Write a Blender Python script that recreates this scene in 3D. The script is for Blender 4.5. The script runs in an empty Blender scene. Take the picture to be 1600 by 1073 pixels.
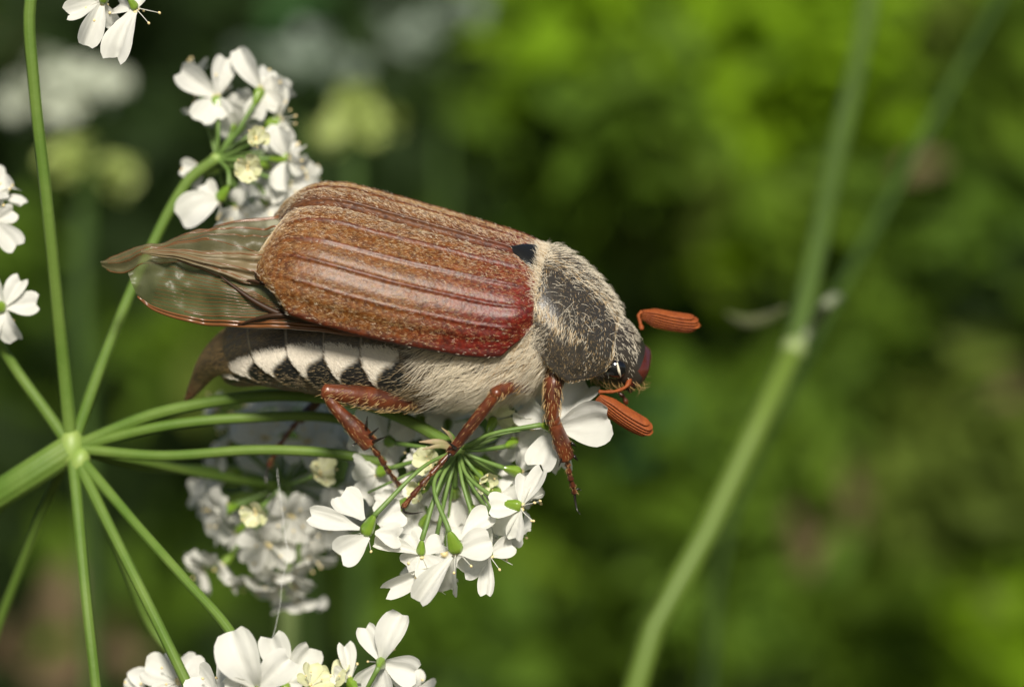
import bpy, math, random
import numpy as np
from mathutils import Vector, Matrix

# ---------------------------------------------------------------- camera, sky, sun, exposure
random.seed(7)
RNG = np.random.default_rng(11)
K = 0.001                    # everything below is written in millimetres
D = 172.0                    # lens to focus plane
S = 25.8                     # photo pixels per millimetre in the focus plane
H = 420.0                    # height of the lens above the ground
scene = bpy.context.scene
COL = scene.collection
cam_d = bpy.data.cameras.new('camera')
cam = bpy.data.objects.new('camera', cam_d)
COL.objects.link(cam)
cam.location = (0, -D * K, H * K)
cam.rotation_euler = (math.pi / 2, 0, 0)
cam_d.sensor_width = 36.0
cam_d.lens = 36.0 * D / (1600.0 / S)
cam_d.clip_start = 0.005
cam_d.clip_end = 200.0
cam_d.dof.use_dof = True
cam_d.dof.focus_distance = (D + 1.2) * K
cam_d.dof.aperture_fstop = 20.0
scene.camera = cam

SUN_EL, SUN_AZ = math.radians(31), math.radians(175)     # azimuth clockwise from +Y: behind the camera, a little to its right
world = bpy.data.worlds.new('World')
scene.world = world
world.use_nodes = True
wn = world.node_tree
bg = wn.nodes['Background']
sky = wn.nodes.new('ShaderNodeTexSky')
sky.sky_type = 'NISHITA'
sky.sun_disc = False
sky.sun_elevation = SUN_EL
sky.sun_rotation = SUN_AZ
wn.links.new(sky.outputs['Color'], bg.inputs['Color'])
bg.inputs['Strength'].default_value = 0.05
sun_d = bpy.data.lights.new('sun', 'SUN')
sun_d.energy = 5.0
sun_d.angle = math.radians(11)
sun_d.color = (1.0, 0.94, 0.83)
sun = bpy.data.objects.new('sun', sun_d)
COL.objects.link(sun)
sdir = Vector((math.sin(SUN_AZ) * math.cos(SUN_EL), math.cos(SUN_AZ) * math.cos(SUN_EL), math.sin(SUN_EL)))
sun.rotation_euler = (-sdir).to_track_quat('-Z', 'Y').to_euler()
sun.location = (0, -1, 2)
scene.view_settings.view_transform = 'Standard'
scene.view_settings.look = 'None'
scene.view_settings.exposure = 0.25
scene.view_settings.gamma = 1.0
scene.view_settings.use_curve_mapping = False
scene.render.engine = 'CYCLES'
scene.cycles.use_denoising = True
scene.cycles.transparent_max_bounces = 16
scene.cycles.max_bounces = 8

# ---------------------------------------------------------------- small maths
def lin(hexs):
    h = hexs.lstrip('#')
    out = []
    for i in (0, 2, 4):
        c = int(h[i:i + 2], 16) / 255
        out.append(c / 12.92 if c <= 0.04045 else ((c + 0.055) / 1.055) ** 2.4)
    return tuple(out)

def A(*v):
    return np.array(v, dtype=float)

def unit(v):
    v = np.asarray(v, dtype=float)
    return v / max(np.linalg.norm(v), 1e-12)

def P(px, py, dep):
    """photo pixel at a depth (mm behind the focus plane) -> point in mm"""
    k = (1 + dep / D) / S
    return A((px - 800) * k, dep, H + (536.5 - py) * k)

def pchip(x, xs, ys):
    x = np.asarray(x, float); xs = np.asarray(xs, float); ys = np.asarray(ys, float)
    h = np.diff(xs); d = np.diff(ys) / h
    m = np.zeros(len(xs))
    m[0], m[-1] = d[0], d[-1]
    for i in range(1, len(xs) - 1):
        if d[i - 1] * d[i] > 0:
            w1, w2 = 2 * h[i] + h[i - 1], h[i] + 2 * h[i - 1]
            m[i] = (w1 + w2) / (w1 / d[i - 1] + w2 / d[i])
    k = np.clip(np.searchsorted(xs, x) - 1, 0, len(xs) - 2)
    t = np.clip((x - xs[k]) / h[k], 0, 1)
    t2, t3 = t * t, t * t * t
    return (2*t3 - 3*t2 + 1) * ys[k] + (t3 - 2*t2 + t) * h[k] * m[k] + (-2*t3 + 3*t2) * ys[k+1] + (t3 - t2) * h[k] * m[k+1]

def sstep(a, b, x):
    t = np.clip((x - a) / (b - a), 0, 1)
    return t * t * (3 - 2 * t)

def resample(pts, n):
    pts = np.asarray(pts, float)
    if len(pts) < 3:
        t = np.linspace(0, 1, n)[:, None]
        return pts[0] * (1 - t) + pts[-1] * t
    d = np.concatenate([[0], np.cumsum(np.linalg.norm(np.diff(pts[:, :3], axis=0), axis=1))])
    m = np.zeros_like(pts)
    m[1:-1] = ((pts[2:] - pts[:-2]).T / (d[2:] - d[:-2])).T
    m[0] = (pts[1] - pts[0]) / (d[1] - d[0]); m[-1] = (pts[-1] - pts[-2]) / (d[-1] - d[-2])
    q = np.linspace(0, d[-1], n)
    k = np.clip(np.searchsorted(d, q) - 1, 0, len(d) - 2)
    h = (d[k + 1] - d[k])[:, None]; t = ((q - d[k]) / (d[k + 1] - d[k]))[:, None]
    t2, t3 = t * t, t ** 3
    return (2*t3-3*t2+1)*pts[k] + (t3-2*t2+t)*h*m[k] + (-2*t3+3*t2)*pts[k+1] + (t3-t2)*h*m[k+1]

# cheap smooth value noise on points (for shaping, not for colour)
def vnoise(p, scale, seed=0):
    p = np.asarray(p, float) * scale
    i = np.floor(p).astype(np.int64); f = p - i; f = f * f * (3 - 2 * f)
    out = 0
    for dx in (0, 1):
        for dy in (0, 1):
            for dz in (0, 1):
                hsh = (i[:, 0] + dx) * 374761393 + (i[:, 1] + dy) * 668265263 + (i[:, 2] + dz) * 2147483647 + seed * 974634777
                hsh = (hsh ^ (hsh >> 13)) * 1274126177
                hsh = (hsh ^ (hsh >> 16)) & 0xffff
                w = (f[:, 0] if dx else 1 - f[:, 0]) * (f[:, 1] if dy else 1 - f[:, 1]) * (f[:, 2] if dz else 1 - f[:, 2])
                out = out + w * (hsh / 65535.0)
    return out

# ---------------------------------------------------------------- mesh helpers
class Geo:
    def __init__(self):
        self.v = []; self.f = []; self.n = 0; self.mi = []; self.cols = []
    def add(self, v, f, mi=0, col=None):
        v = np.asarray(v, float)
        self.v.append(v)
        self.f += [tuple(i + self.n for i in q) for q in f]
        self.mi += [mi] * len(f)
        self.n += len(v)
        if col is not None:
            self.cols.append(np.asarray(col, float))
        return self
    def V(self):
        return np.concatenate(self.v)

def grid_faces(nu, nv, close_v=False, close_u=False):
    f = []
    for i in range(nu if close_u else nu - 1):
        i2 = (i + 1) % nu
        for j in range(nv if close_v else nv - 1):
            j2 = (j + 1) % nv
            f.append((i * nv + j, i * nv + j2, i2 * nv + j2, i2 * nv + j))
    return f

def frames(pts):
    pts = np.asarray(pts, float)
    t = np.gradient(pts, axis=0)
    t /= np.maximum(np.linalg.norm(t, axis=1), 1e-12)[:, None]
    up = A(0, 0, 1) if abs(t[0][2]) < 0.9 else A(0, 1, 0)
    n = unit(np.cross(np.cross(t[0], up), t[0]))
    N = [n]
    for i in range(1, len(pts)):
        n = N[-1] - t[i] * np.dot(N[-1], t[i])
        N.append(unit(n))
    N = np.array(N)
    return t, N, np.cross(t, N)

def tube(geo, pts, rad, seg=10, mi=0, flat=1.0, ridge=0, cap=True, col=None):
    """tapered tube through points (mm); rad scalar or per-point list"""
    pts = np.asarray(pts, float)
    n = len(pts)
    r = np.full(n, rad) if np.isscalar(rad) else np.interp(np.linspace(0, 1, n), np.linspace(0, 1, len(rad)), rad)
    t, N, B = frames(pts)
    a = np.linspace(0, 2 * math.pi, seg, endpoint=False)
    ring = np.cos(a)[None, :, None] * N[:, None, :] + flat * np.sin(a)[None, :, None] * B[:, None, :]
    if ridge:
        seg_mod = 1 + .035 * np.cos(a * ridge)
        ring = ring * seg_mod[None, :, None]
    v = pts[:, None, :] + ring * r[:, None, None]
    v = v.reshape(-1, 3)
    f = grid_faces(n, seg, close_v=True)
    if cap:
        v = np.concatenate([v, pts[:1] - t[:1] * r[0] * .3, pts[-1:] + t[-1:] * r[-1] * .5])
        c0, c1 = n * seg, n * seg + 1
        for j in range(seg):
            j2 = (j + 1) % seg
            f.append((c0, j2, j)); f.append((c1, (n - 1) * seg + j, (n - 1) * seg + j2))
    c = None
    if col is not None:
        c = np.tile(np.asarray(col, float), (len(v), 1))
    return geo.add(v, f, mi, c)

def ball(geo, c, ax, rx, ry, rz, nu=10, nv=14, mi=0, col=None):
    """ellipsoid: ax = 3x3 rows of axes"""
    ax = np.asarray(ax, float)
    th = np.linspace(0.04, math.pi - 0.04, nu); ph = np.linspace(0, 2 * math.pi, nv, endpoint=False)
    T, F = np.meshgrid(th, ph, indexing='ij')
    q = np.stack([np.cos(T) * rx, np.sin(T) * np.cos(F) * ry, np.sin(T) * np.sin(F) * rz], -1).reshape(-1, 3)
    v = np.asarray(c) + q @ ax
    f = grid_faces(nu, nv, close_v=True)
    f.append(tuple(range(nv))[::-1]); f.append(tuple((nu - 1) * nv + j for j in range(nv)))
    return geo.add(v, f, mi, None if col is None else np.tile(np.asarray(col, float), (len(v), 1)))

WLOC = {}
def link(o, parent, loc):
    COL.objects.link(o)
    WLOC[o.name] = Vector(loc)
    if parent is not None:
        o.parent = parent
        o.matrix_parent_inverse = Matrix.Translation(-WLOC[parent.name])
    return o

def tag(o, label=None, cat=None, group=None, kind=None):
    if label: o['label'] = label
    if cat: o['category'] = cat
    if group: o['group'] = group
    if kind: o['kind'] = kind
    return o

def make_mesh(name, geo, mats, centre, smooth=True, attrs=None):
    v = (geo.V() - centre) * K
    me = bpy.data.meshes.new(name)
    me.from_pydata(v.tolist(), [], geo.f)
    for m in (mats if isinstance(mats, (list, tuple)) else [mats]):
        me.materials.append(m)
    if max(geo.mi) > 0:
        me.polygons.foreach_set('material_index', geo.mi)
    if smooth:
        me.polygons.foreach_set('use_smooth', [True] * len(me.polygons))
    if geo.cols:
        c = np.concatenate(geo.cols)
        c = np.concatenate([c, np.ones((len(c), 1))], 1)
        at = me.color_attributes.new('tint', 'FLOAT_COLOR', 'POINT')
        at.data.foreach_set('color', c.astype(np.float32).ravel())
    me.update()
    return me

def mobj(name, geo, mats, parent=None, smooth=True, origin=None):
    V = geo.V()
    c = np.asarray(origin if origin is not None else (V.min(0) + V.max(0)) / 2)
    o = bpy.data.objects.new(name, make_mesh(name, geo, mats, c, smooth))
    o.location = Vector(c * K)
    return link(o, parent, c * K)

def empty(name, c, parent=None):
    o = bpy.data.objects.new(name, None)
    o.empty_display_size = 0.002
    o.location = Vector(np.asarray(c) * K)
    return link(o, parent, np.asarray(c) * K)

def place(name, me, parent, c, R, scale):
    """an object that shares mesh data; R = 3x3 with columns as axes"""
    o = bpy.data.objects.new(name, me)
    M = Matrix(np.asarray(R).tolist()).to_4x4()
    sc = scale if hasattr(scale, '__len__') else (scale,) * 3
    M = Matrix.Translation(Vector(np.asarray(c) * K)) @ M @ Matrix.Diagonal((*sc, 1))
    o.matrix_basis = M
    link(o, parent, np.asarray(c) * K)
    return o

def sample(V, F, density, rng, dens_fn=None):
    """random points on a quad/tri mesh: positions, normals"""
    T = []
    for q in F:
        T.append(q[:3])
        if len(q) == 4:
            T.append((q[0], q[2], q[3]))
    T = np.array(T)
    a, b, c = V[T[:, 0]], V[T[:, 1]], V[T[:, 2]]
    n = np.cross(b - a, c - a); ar = np.linalg.norm(n, axis=1) / 2
    n = n / np.maximum(2 * ar, 1e-12)[:, None]
    N = int(ar.sum() * density)
    k = rng.choice(len(T), N, p=ar / ar.sum())
    u, v = rng.random(N), rng.random(N)
    sw = u + v > 1; u[sw], v[sw] = 1 - u[sw], 1 - v[sw]
    p = a[k] + (b[k] - a[k]) * u[:, None] + (c[k] - a[k]) * v[:, None]
    vn = np.zeros_like(V)
    for i in range(3):
        np.add.at(vn, T[:, i], np.cross(b - a, c - a))
    vn /= np.maximum(np.linalg.norm(vn, axis=1), 1e-12)[:, None]
    nn = vn[T[k, 0]] * (1 - u - v)[:, None] + vn[T[k, 1]] * u[:, None] + vn[T[k, 2]] * v[:, None]
    nn /= np.maximum(np.linalg.norm(nn, axis=1), 1e-12)[:, None]
    return p, nn, T[k, 0]

def hairs(name, parent, p, n, d, length, lift, rad, mat, droop=0.0, jitter=0.25, pts=5, seed=1):
    """hair strands as real curves: root p, normal n, lie direction d (made tangent), lift angle in radians"""
    rng = np.random.default_rng(seed)
    m = len(p)
    if m == 0:
        return None
    d = d - n * np.sum(d * n, 1)[:, None]
    d = d + rng.normal(0, jitter, d.shape) * np.linalg.norm(d, axis=1).mean()
    d = d - n * np.sum(d * n, 1)[:, None]
    d /= np.maximum(np.linalg.norm(d, axis=1), 1e-9)[:, None]
    L = np.asarray(length) * np.ones(m) * rng.uniform(.65, 1.25, m)
    lf = np.asarray(lift) * np.ones(m) * rng.uniform(.6, 1.4, m)
    t = np.linspace(0, 1, pts)
    side = np.cross(n, d) * rng.normal(0, .18, (m, 1))
    out = np.zeros((m, pts, 3))
    for k, tt in enumerate(t):
        ang = lf * (1 - .55 * tt)
        out[:, k] = p - n * .01 + (d * np.cos(ang)[:, None] + n * np.sin(ang)[:, None] + side * tt) * (L * tt)[:, None]
        if np.any(droop):
            out[:, k, 2] -= (droop * L * tt * tt)
    hc = bpy.data.hair_curves.new(name)
    hc.add_curves([pts] * m)
    c = p.mean(0)
    hc.attributes['position'].data.foreach_set('vector', ((out - c) * K).astype(np.float32).ravel())
    rr = (rad * np.array([1, 1, .9, .65, .15]) if pts == 5 else rad * np.linspace(1, .15, pts))
    ra = hc.attributes.new('radius', 'FLOAT', 'POINT')
    ra.data.foreach_set('value', np.tile(rr * K, m).astype(np.float32))
    hc.materials.append(mat)
    o = bpy.data.objects.new(name, hc)
    o.location = Vector(c * K)
    o['kind'] = 'stuff'
    return link(o, parent, c * K)

# ---------------------------------------------------------------- materials
def mat(name, col, rough=.5, spec=.5, coat=0, coat_rough=.2, noise=None, bump=None, trans=0, attr=False, sss=0, sheen=0):
    """noise=(scale per mm, second colour, contrast); bump=(scale per mm, strength); trans = share of translucent light"""
    m = bpy.data.materials.new(name)
    m.use_nodes = True
    nt = m.node_tree
    b = nt.nodes['Principled BSDF']
    b.inputs['Base Color'].default_value = (*col, 1)
    b.inputs['Roughness'].default_value = rough
    b.inputs['Specular IOR Level'].default_value = spec
    if coat:
        b.inputs['Coat Weight'].default_value = coat
        b.inputs['Coat Roughness'].default_value = coat_rough
    if sheen:
        b.inputs['Sheen Weight'].default_value = sheen
    tc = nt.nodes.new('ShaderNodeTexCoord')
    src = None
    if attr:
        at = nt.nodes.new('ShaderNodeAttribute'); at.attribute_name = 'tint'
        src = at.outputs['Color']
    if noise:
        nz = nt.nodes.new('ShaderNodeTexNoise')
        nz.inputs['Scale'].default_value = noise[0] / K
        nz.inputs['Detail'].default_value = 4
        nt.links.new(tc.outputs['Object'], nz.inputs['Vector'])
        rp = nt.nodes.new('ShaderNodeMapRange')
        rp.inputs['From Min'].default_value = .5 - noise[2]
        rp.inputs['From Max'].default_value = .5 + noise[2]
        nt.links.new(nz.outputs['Fac'], rp.inputs['Value'])
        mx = nt.nodes.new('ShaderNodeMix'); mx.data_type = 'RGBA'
        if attr:
            mx.blend_type = 'MULTIPLY'
            nt.links.new(rp.outputs['Result'], mx.inputs[0])
        else:
            nt.links.new(rp.outputs['Result'], mx.inputs[0])
        if src: nt.links.new(src, mx.inputs[6])
        else: mx.inputs[6].default_value = (*col, 1)
        mx.inputs[7].default_value = (*noise[1], 1)
        src = mx.outputs[2]
    if src is not None:
        nt.links.new(src, b.inputs['Base Color'])
    if bump:
        nz2 = nt.nodes.new('ShaderNodeTexNoise')
        nz2.inputs['Scale'].default_value = bump[0] / K
        nz2.inputs['Detail'].default_value = 3
        nt.links.new(tc.outputs['Object'], nz2.inputs['Vector'])
        bp = nt.nodes.new('ShaderNodeBump')
        bp.inputs['Strength'].default_value = bump[1]
        bp.inputs['Distance'].default_value = 0.05 * K
        nt.links.new(nz2.outputs['Fac'], bp.inputs['Height'])
        nt.links.new(bp.outputs['Normal'], b.inputs['Normal'])
    if trans:
        tr = nt.nodes.new('ShaderNodeBsdfTranslucent')
        if src is not None: nt.links.new(src, tr.inputs['Color'])
        else: tr.inputs['Color'].default_value = (*col, 1)
        ms = nt.nodes.new('ShaderNodeMixShader')
        ms.inputs[0].default_value = trans
        nt.links.new(b.outputs[0], ms.inputs[1]); nt.links.new(tr.outputs[0], ms.inputs[2])
        nt.links.new(ms.outputs[0], nt.nodes['Material Output'].inputs['Surface'])
    return m

def membrane_mat(name, col, clear):
    m = bpy.data.materials.new(name); m.use_nodes = True
    nt = m.node_tree
    b = nt.nodes['Principled BSDF']
    b.inputs['Roughness'].default_value = .42
    b.inputs['Specular IOR Level'].default_value = .35
    tc = nt.nodes.new('ShaderNodeTexCoord')
    nz = nt.nodes.new('ShaderNodeTexNoise'); nz.inputs['Scale'].default_value = .55 / K; nz.inputs['Detail'].default_value = 4
    nt.links.new(tc.outputs['Object'], nz.inputs['Vector'])
    mx = nt.nodes.new('ShaderNodeMix'); mx.data_type = 'RGBA'
    nt.links.new(nz.outputs['Fac'], mx.inputs[0])
    mx.inputs[6].default_value = (*col, 1); mx.inputs[7].default_value = (col[0] * 1.4, col[1] * 1.15, col[2] * .9, 1)
    nt.links.new(mx.outputs[2], b.inputs['Base Color'])
    nz2 = nt.nodes.new('ShaderNodeTexNoise'); nz2.inputs['Scale'].default_value = 3 / K
    nt.links.new(tc.outputs['Object'], nz2.inputs['Vector'])
    bp = nt.nodes.new('ShaderNodeBump'); bp.inputs['Strength'].default_value = .35; bp.inputs['Distance'].default_value = .06 * K
    nt.links.new(nz2.outputs['Fac'], bp.inputs['Height']); nt.links.new(bp.outputs[0], b.inputs['Normal'])
    tp = nt.nodes.new('ShaderNodeBsdfTransparent'); tp.inputs['Color'].default_value = (.93, .93, .82, 1)
    ms = nt.nodes.new('ShaderNodeMixShader'); ms.inputs[0].default_value = clear
    nt.links.new(b.outputs[0], ms.inputs[1]); nt.links.new(tp.outputs[0], ms.inputs[2])
    nt.links.new(ms.outputs[0], nt.nodes['Material Output'].inputs['Surface'])
    return m

M_elytra = mat('elytra_chitin', (.2, .07, .03), rough=.45, spec=.42, coat=.12, coat_rough=.38, attr=True, noise=(3.2, (.38, .32, .28), .16), bump=(4.5, 1.0))
M_pron = mat('pronotum_chitin', (.03, .026, .02), rough=.32, spec=.5, noise=(3, (.035, .03, .025), .2), bump=(9, .6))
M_head = mat('head_chitin', (.03, .024, .018), rough=.35, bump=(9, .5))
M_red = mat('clypeus_chitin', (.075, .015, .009), rough=.22, coat=.5, bump=(8, .4))
M_body = mat('abdomen_chitin', (.03, .025, .02), rough=.42, attr=True, bump=(8, .5))
M_pyg = mat('pygidium_chitin', (.05, .035, .02), rough=.45, attr=True, bump=(7, .5))
M_leg = mat('leg_chitin', (.15, .036, .010), rough=.36, spec=.5, coat=.2, coat_rough=.3, noise=(.9, (.035, .009, .004), .2), bump=(3.2, .9))
M_legdark = mat('dark_chitin', (.012, .009, .007), rough=.25, coat=.3)
M_ant = mat('antenna_velvet', (.28, .07, .012), rough=.6, spec=.3, noise=(3.5, (.17, .035, .008), .25), bump=(10, 1.0))
M_hair_ant = mat('hair_orange', (.42, .13, .028), rough=.5)
M_eye = mat('eye_black', (.004, .004, .005), rough=.12, spec=.6, coat=.6, coat_rough=.08)
M_scut = mat('scutellum_black', (.009, .009, .008), rough=.34, spec=.45, bump=(6, .6))
M_vein = mat('wing_vein', (.16, .06, .018), rough=.3, coat=.3)
M_hair_gold = mat('hair_golden', (.5, .33, .14), rough=.35, spec=.5)
M_hair_pale = mat('hair_pale', (.8, .72, .57), rough=.5, spec=.4, trans=.2)
M_hair_white = mat('hair_white', (.74, .68, .58), rough=.6, spec=.3)
M_hair_brown = mat('hair_brown', (.24, .18, .1), rough=.5, spec=.4)
M_hair_tan = mat('hair_tan', (.42, .26, .1), rough=.45)
M_membrane = membrane_mat('wing_membrane', (.075, .088, .046), .32)
M_membrane2 = membrane_mat('wing_membrane_far', (.105, .105, .06), .34)

M_petal = mat('petal_white', (.80, .79, .74), rough=.55, spec=.2, trans=.38, noise=(.7, (.78, .78, .70), .25), bump=(2.5, .45))
def petal_veins(m):
    nt = m.node_tree; tc = nt.nodes['Texture Coordinate']
    mp = nt.nodes.new('ShaderNodeMapping'); mp.inputs['Scale'].default_value = (.8, 11, .8)
    nt.links.new(tc.outputs['Object'], mp.inputs['Vector'])
    bn = [n for n in nt.nodes if n.type == 'BUMP'][0]; nz = bn.inputs['Height'].links[0].from_node
    nz.inputs['Scale'].default_value = 1 / K
    nt.links.new(mp.outputs[0], nz.inputs['Vector'])
    bn.inputs['Strength'].default_value = .6
petal_veins(M_petal)
M_cream = mat('petal_cream', (.76, .75, .55), rough=.5, spec=.3, trans=.3, noise=(1.2, (.6, .62, .3), .25))
M_disc = mat('nectar_disc', (.62, .52, .26), rough=.4, spec=.4)
M_ovary = mat('ovary_green', (.11, .21, .012), rough=.28, spec=.5, coat=.3, noise=(1.5, (.17, .26, .03), .2), bump=(3, .3))
M_ped = mat('pedicel_green', (.17, .26, .07), rough=.5, noise=(1.0, (.1, .19, .03), .2), trans=.12)
M_ray = mat('ray_green', (.075, .14, .018), rough=.55, spec=.25, noise=(.3, (.12, .185, .035), .2), bump=(3, .5))
M_hub = mat('hub_green', (.24, .32, .08), rough=.5, noise=(.6, (.2, .3, .06), .2))
M_bract = mat('bract_dry', (.4, .28, .17), rough=.6, noise=(1.2, (.25, .25, .1), .2), trans=.2)
M_anther = mat('anther', (.75, .6, .3), rough=.5)
M_silk = mat('silk', (.8, .8, .78), rough=.3, spec=.6)

# ---------------------------------------------------------------- the beetle
PHI, TH = math.radians(14), math.radians(30)
f_ = A(math.cos(PHI), 0, -math.sin(PHI))             # forward
u_ = A(math.sin(PHI), 0, math.cos(PHI))
d_ = math.cos(TH) * u_ + math.sin(TH) * A(0, -1, 0)  # dorsal
r_ = -math.sin(TH) * u_ + math.cos(TH) * A(0, -1, 0) # the beetle's right side, towards the lens
O = P(825, 502, 4.5)
CAM = A(0, -D, H)

def BF(x, w, z):
    return O + np.multiply.outer(np.asarray(x, float), f_) + np.multiply.outer(np.asarray(w, float), r_) + np.multiply.outer(np.asarray(z, float), d_)

def PW(px, py, w=0.0):
    """photo pixel on the plane that lies w mm to the beetle's right of its plane of symmetry"""
    q = P(px, py, 0) - CAM
    t = (w - np.dot(CAM - O, r_)) / np.dot(q, r_)
    return CAM + q * t

beetle = empty('cockchafer_beetle', PW(700, 640, 0))
tag(beetle, 'big furry brown beetle with ribbed reddish wing cases and orange antennae clinging to white blossom', 'beetle')

# ---- wing cases
RIBS = [.20, .385, .57, .76]
def elytron(side):
    ns, nv = 110, 84
    s = np.linspace(0, 1, ns)[:, None] * np.ones((1, nv)); v = np.ones((ns, 1)) * np.linspace(0, 1, nv)[None, :]
    t = v * math.pi / 2
    xf = pchip(v, [0, .3, .55, .8, 1], [-1.4, .15, .55, .3, -1.1])
    xr = -pchip(v, [0, .25, .45, .7, .88, 1], [16.3, 16.95, 17.1, 16.6, 15.6, 14.4])
    x = xf + (xr - xf) * s
    a = pchip(-x, [-.6, 0, 2, 5, 9, 12, 14, 15.5, 17.1], [4.5, 5.0, 5.85, 6.25, 6.6, 6.6, 6.4, 6.0, 5.3])
    h = pchip(-x, [-.6, 0, 1.5, 5, 9, 12.5, 14.3, 15.5, 16.4, 17.1], [3.5, 4.35, 4.72, 4.85, 4.95, 5.05, 4.75, 4.1, 3.0, 2.1])
    ze = pchip(-x, [-.6, 1, 4, 10, 17.1], [.9, .35, 0, -.05, .15])
    st, ct = np.sin(t), np.cos(t)
    w = a * st ** .95
    z = ze + (h - ze) * np.maximum(ct, 0) ** .82
    nw, nz = st / np.maximum(a, .1), ct / np.maximum(h, .1)
    nl = np.sqrt(nw**2 + nz**2); nw, nz = nw / nl, nz / nl
    fade = sstep(0, .1, s) * (1 - sstep(.86, .97, s))
    rib = np.zeros_like(v)
    for k, vr in enumerate(RIBS):
        vv = vr + .03 * (s - .5) * (1 if k < 2 else -.6) - .05 * sstep(.75, 1, s) * (vr - .3)
        rib += np.exp(-((v - vv) / .013) ** 2) * (1.0 if k < 3 else .6)
    hum = np.exp(-(((v - .66) / .13) ** 2 + ((s - .06) / .06) ** 2))
    disp = (.13 * rib - .05 * np.sin(v * math.pi * 11) * .6) * fade + .28 * hum - .10 * np.exp(-((v - .90) / .03) ** 2) * fade + .12 * np.exp(-((v - .985) / .02) ** 2)
    disp += .10 * np.exp(-((v - .012) / .014) ** 2) * fade - .09 * np.exp(-((v - .05) / .02) ** 2) * fade
    pz = np.stack([x, w, z], -1).reshape(-1, 3)
    disp += .05 * (vnoise(pz, .9, 3).reshape(ns, nv) - .5)
    # the rim curls in at the apex and along the outer edge
    curl = sstep(.955, 1, s) ** 2 * .55
    w = w + nw * (disp - curl * .5); z = z + nz * (disp - curl)
    w = np.maximum(w, .03) + (.02)
    V = BF(x, side * w, z).reshape(-1, 3)
    F = grid_faces(ns, nv)
    q0 = F[nv * 40 + 20]; nn = np.cross(V[q0[1]] - V[q0[0]], V[q0[2]] - V[q0[0]])
    if np.dot(nn, d_ + side * r_) < 0: F = [q[::-1] for q in F]
    g = Geo()
    rear, front = A(*lin('#70400f')), A(*lin('#691407'))
    mid = A(*lin('#7a3210'))
    k1 = (1 - sstep(.02, .55, s + .25 * (.5 - v)))
    c = rear[None, None] * (1 - k1[..., None]) + front[None, None] * k1[..., None]
    top = (sstep(0, .16, v) * -1 + 1)[..., None] * .55
    c = c * (1 - top) + A(*lin('#5a3a26'))[None, None] * top
    rk = np.clip(rib * fade, 0, 1)[..., None] * .75
    c = c * (1 - rk) + A(*lin('#5c1c08'))[None, None] * rk
    rim = (sstep(.94, .99, v) + sstep(.985, 1, s))[..., None].clip(0, 1) * .8
    c = c * (1 - rim) + A(*lin('#4a1408'))[None, None] * rim
    g.add(V, F, 0, c.reshape(-1, 3))
    o = mobj('elytron', g, M_elytra, beetle)
    so = o.modifiers.new('thickness', 'SOLIDIFY'); so.thickness = .22 * K; so.offset = -1
    o['label'] = 'reddish brown ribbed wing case ' + ('turned to the light, hind wing showing beneath' if side > 0 else 'beyond the seam')
    # short lying hair, thin on the ribs
    p, n, vi = sample(V, F, 175, RNG)
    rv = (rib * fade).reshape(-1)[vi]
    sv, vv = s.reshape(-1)[vi], v.reshape(-1)[vi]
    keep = (RNG.random(len(p)) > rv * 1.3) & (vv < .975) & (vv > .045)
    front_low = (1 - sstep(.1, .45, sv)) * sstep(.2, .5, vv)
    keep &= RNG.random(len(p)) > np.clip(front_low * .5 + .35 * sstep(.3, .6, vv), 0, .8)
    keep &= RNG.random(len(p)) < .55 + .9 * vnoise(p, .8, 5) ** 1.5
    p, n, sv, vv = p[keep], n[keep], sv[keep], vv[keep]
    d = -f_[None] + side * r_[None] * (.25 + .5 * vnoise(p, .5, 8)[:, None]) * np.ones((len(p), 1))
    white = RNG.random(len(p)) < .10 + .45 * (1 - sstep(.05, .35, vv))
    for msk, mm, sd in ((white, M_hair_pale, 21), (~white, M_hair_gold, 22)):
        hairs('hair', o, p[msk], n[msk], d[msk], np.where(RNG.random(msk.sum()) < .5, .2, .29), .165, .0068, mm, jitter=.22, seed=sd + (side > 0) * 5, pts=4)
    # a few upright ones along the silhouette
    q, nq, qi = sample(V, F, 4, RNG)
    hairs('hair', o, q, nq, np.tile(-f_, (len(q), 1)), .22, .8, .008, M_hair_pale, seed=33)
    return o
elytron(1)
elytron(-1)

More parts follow.
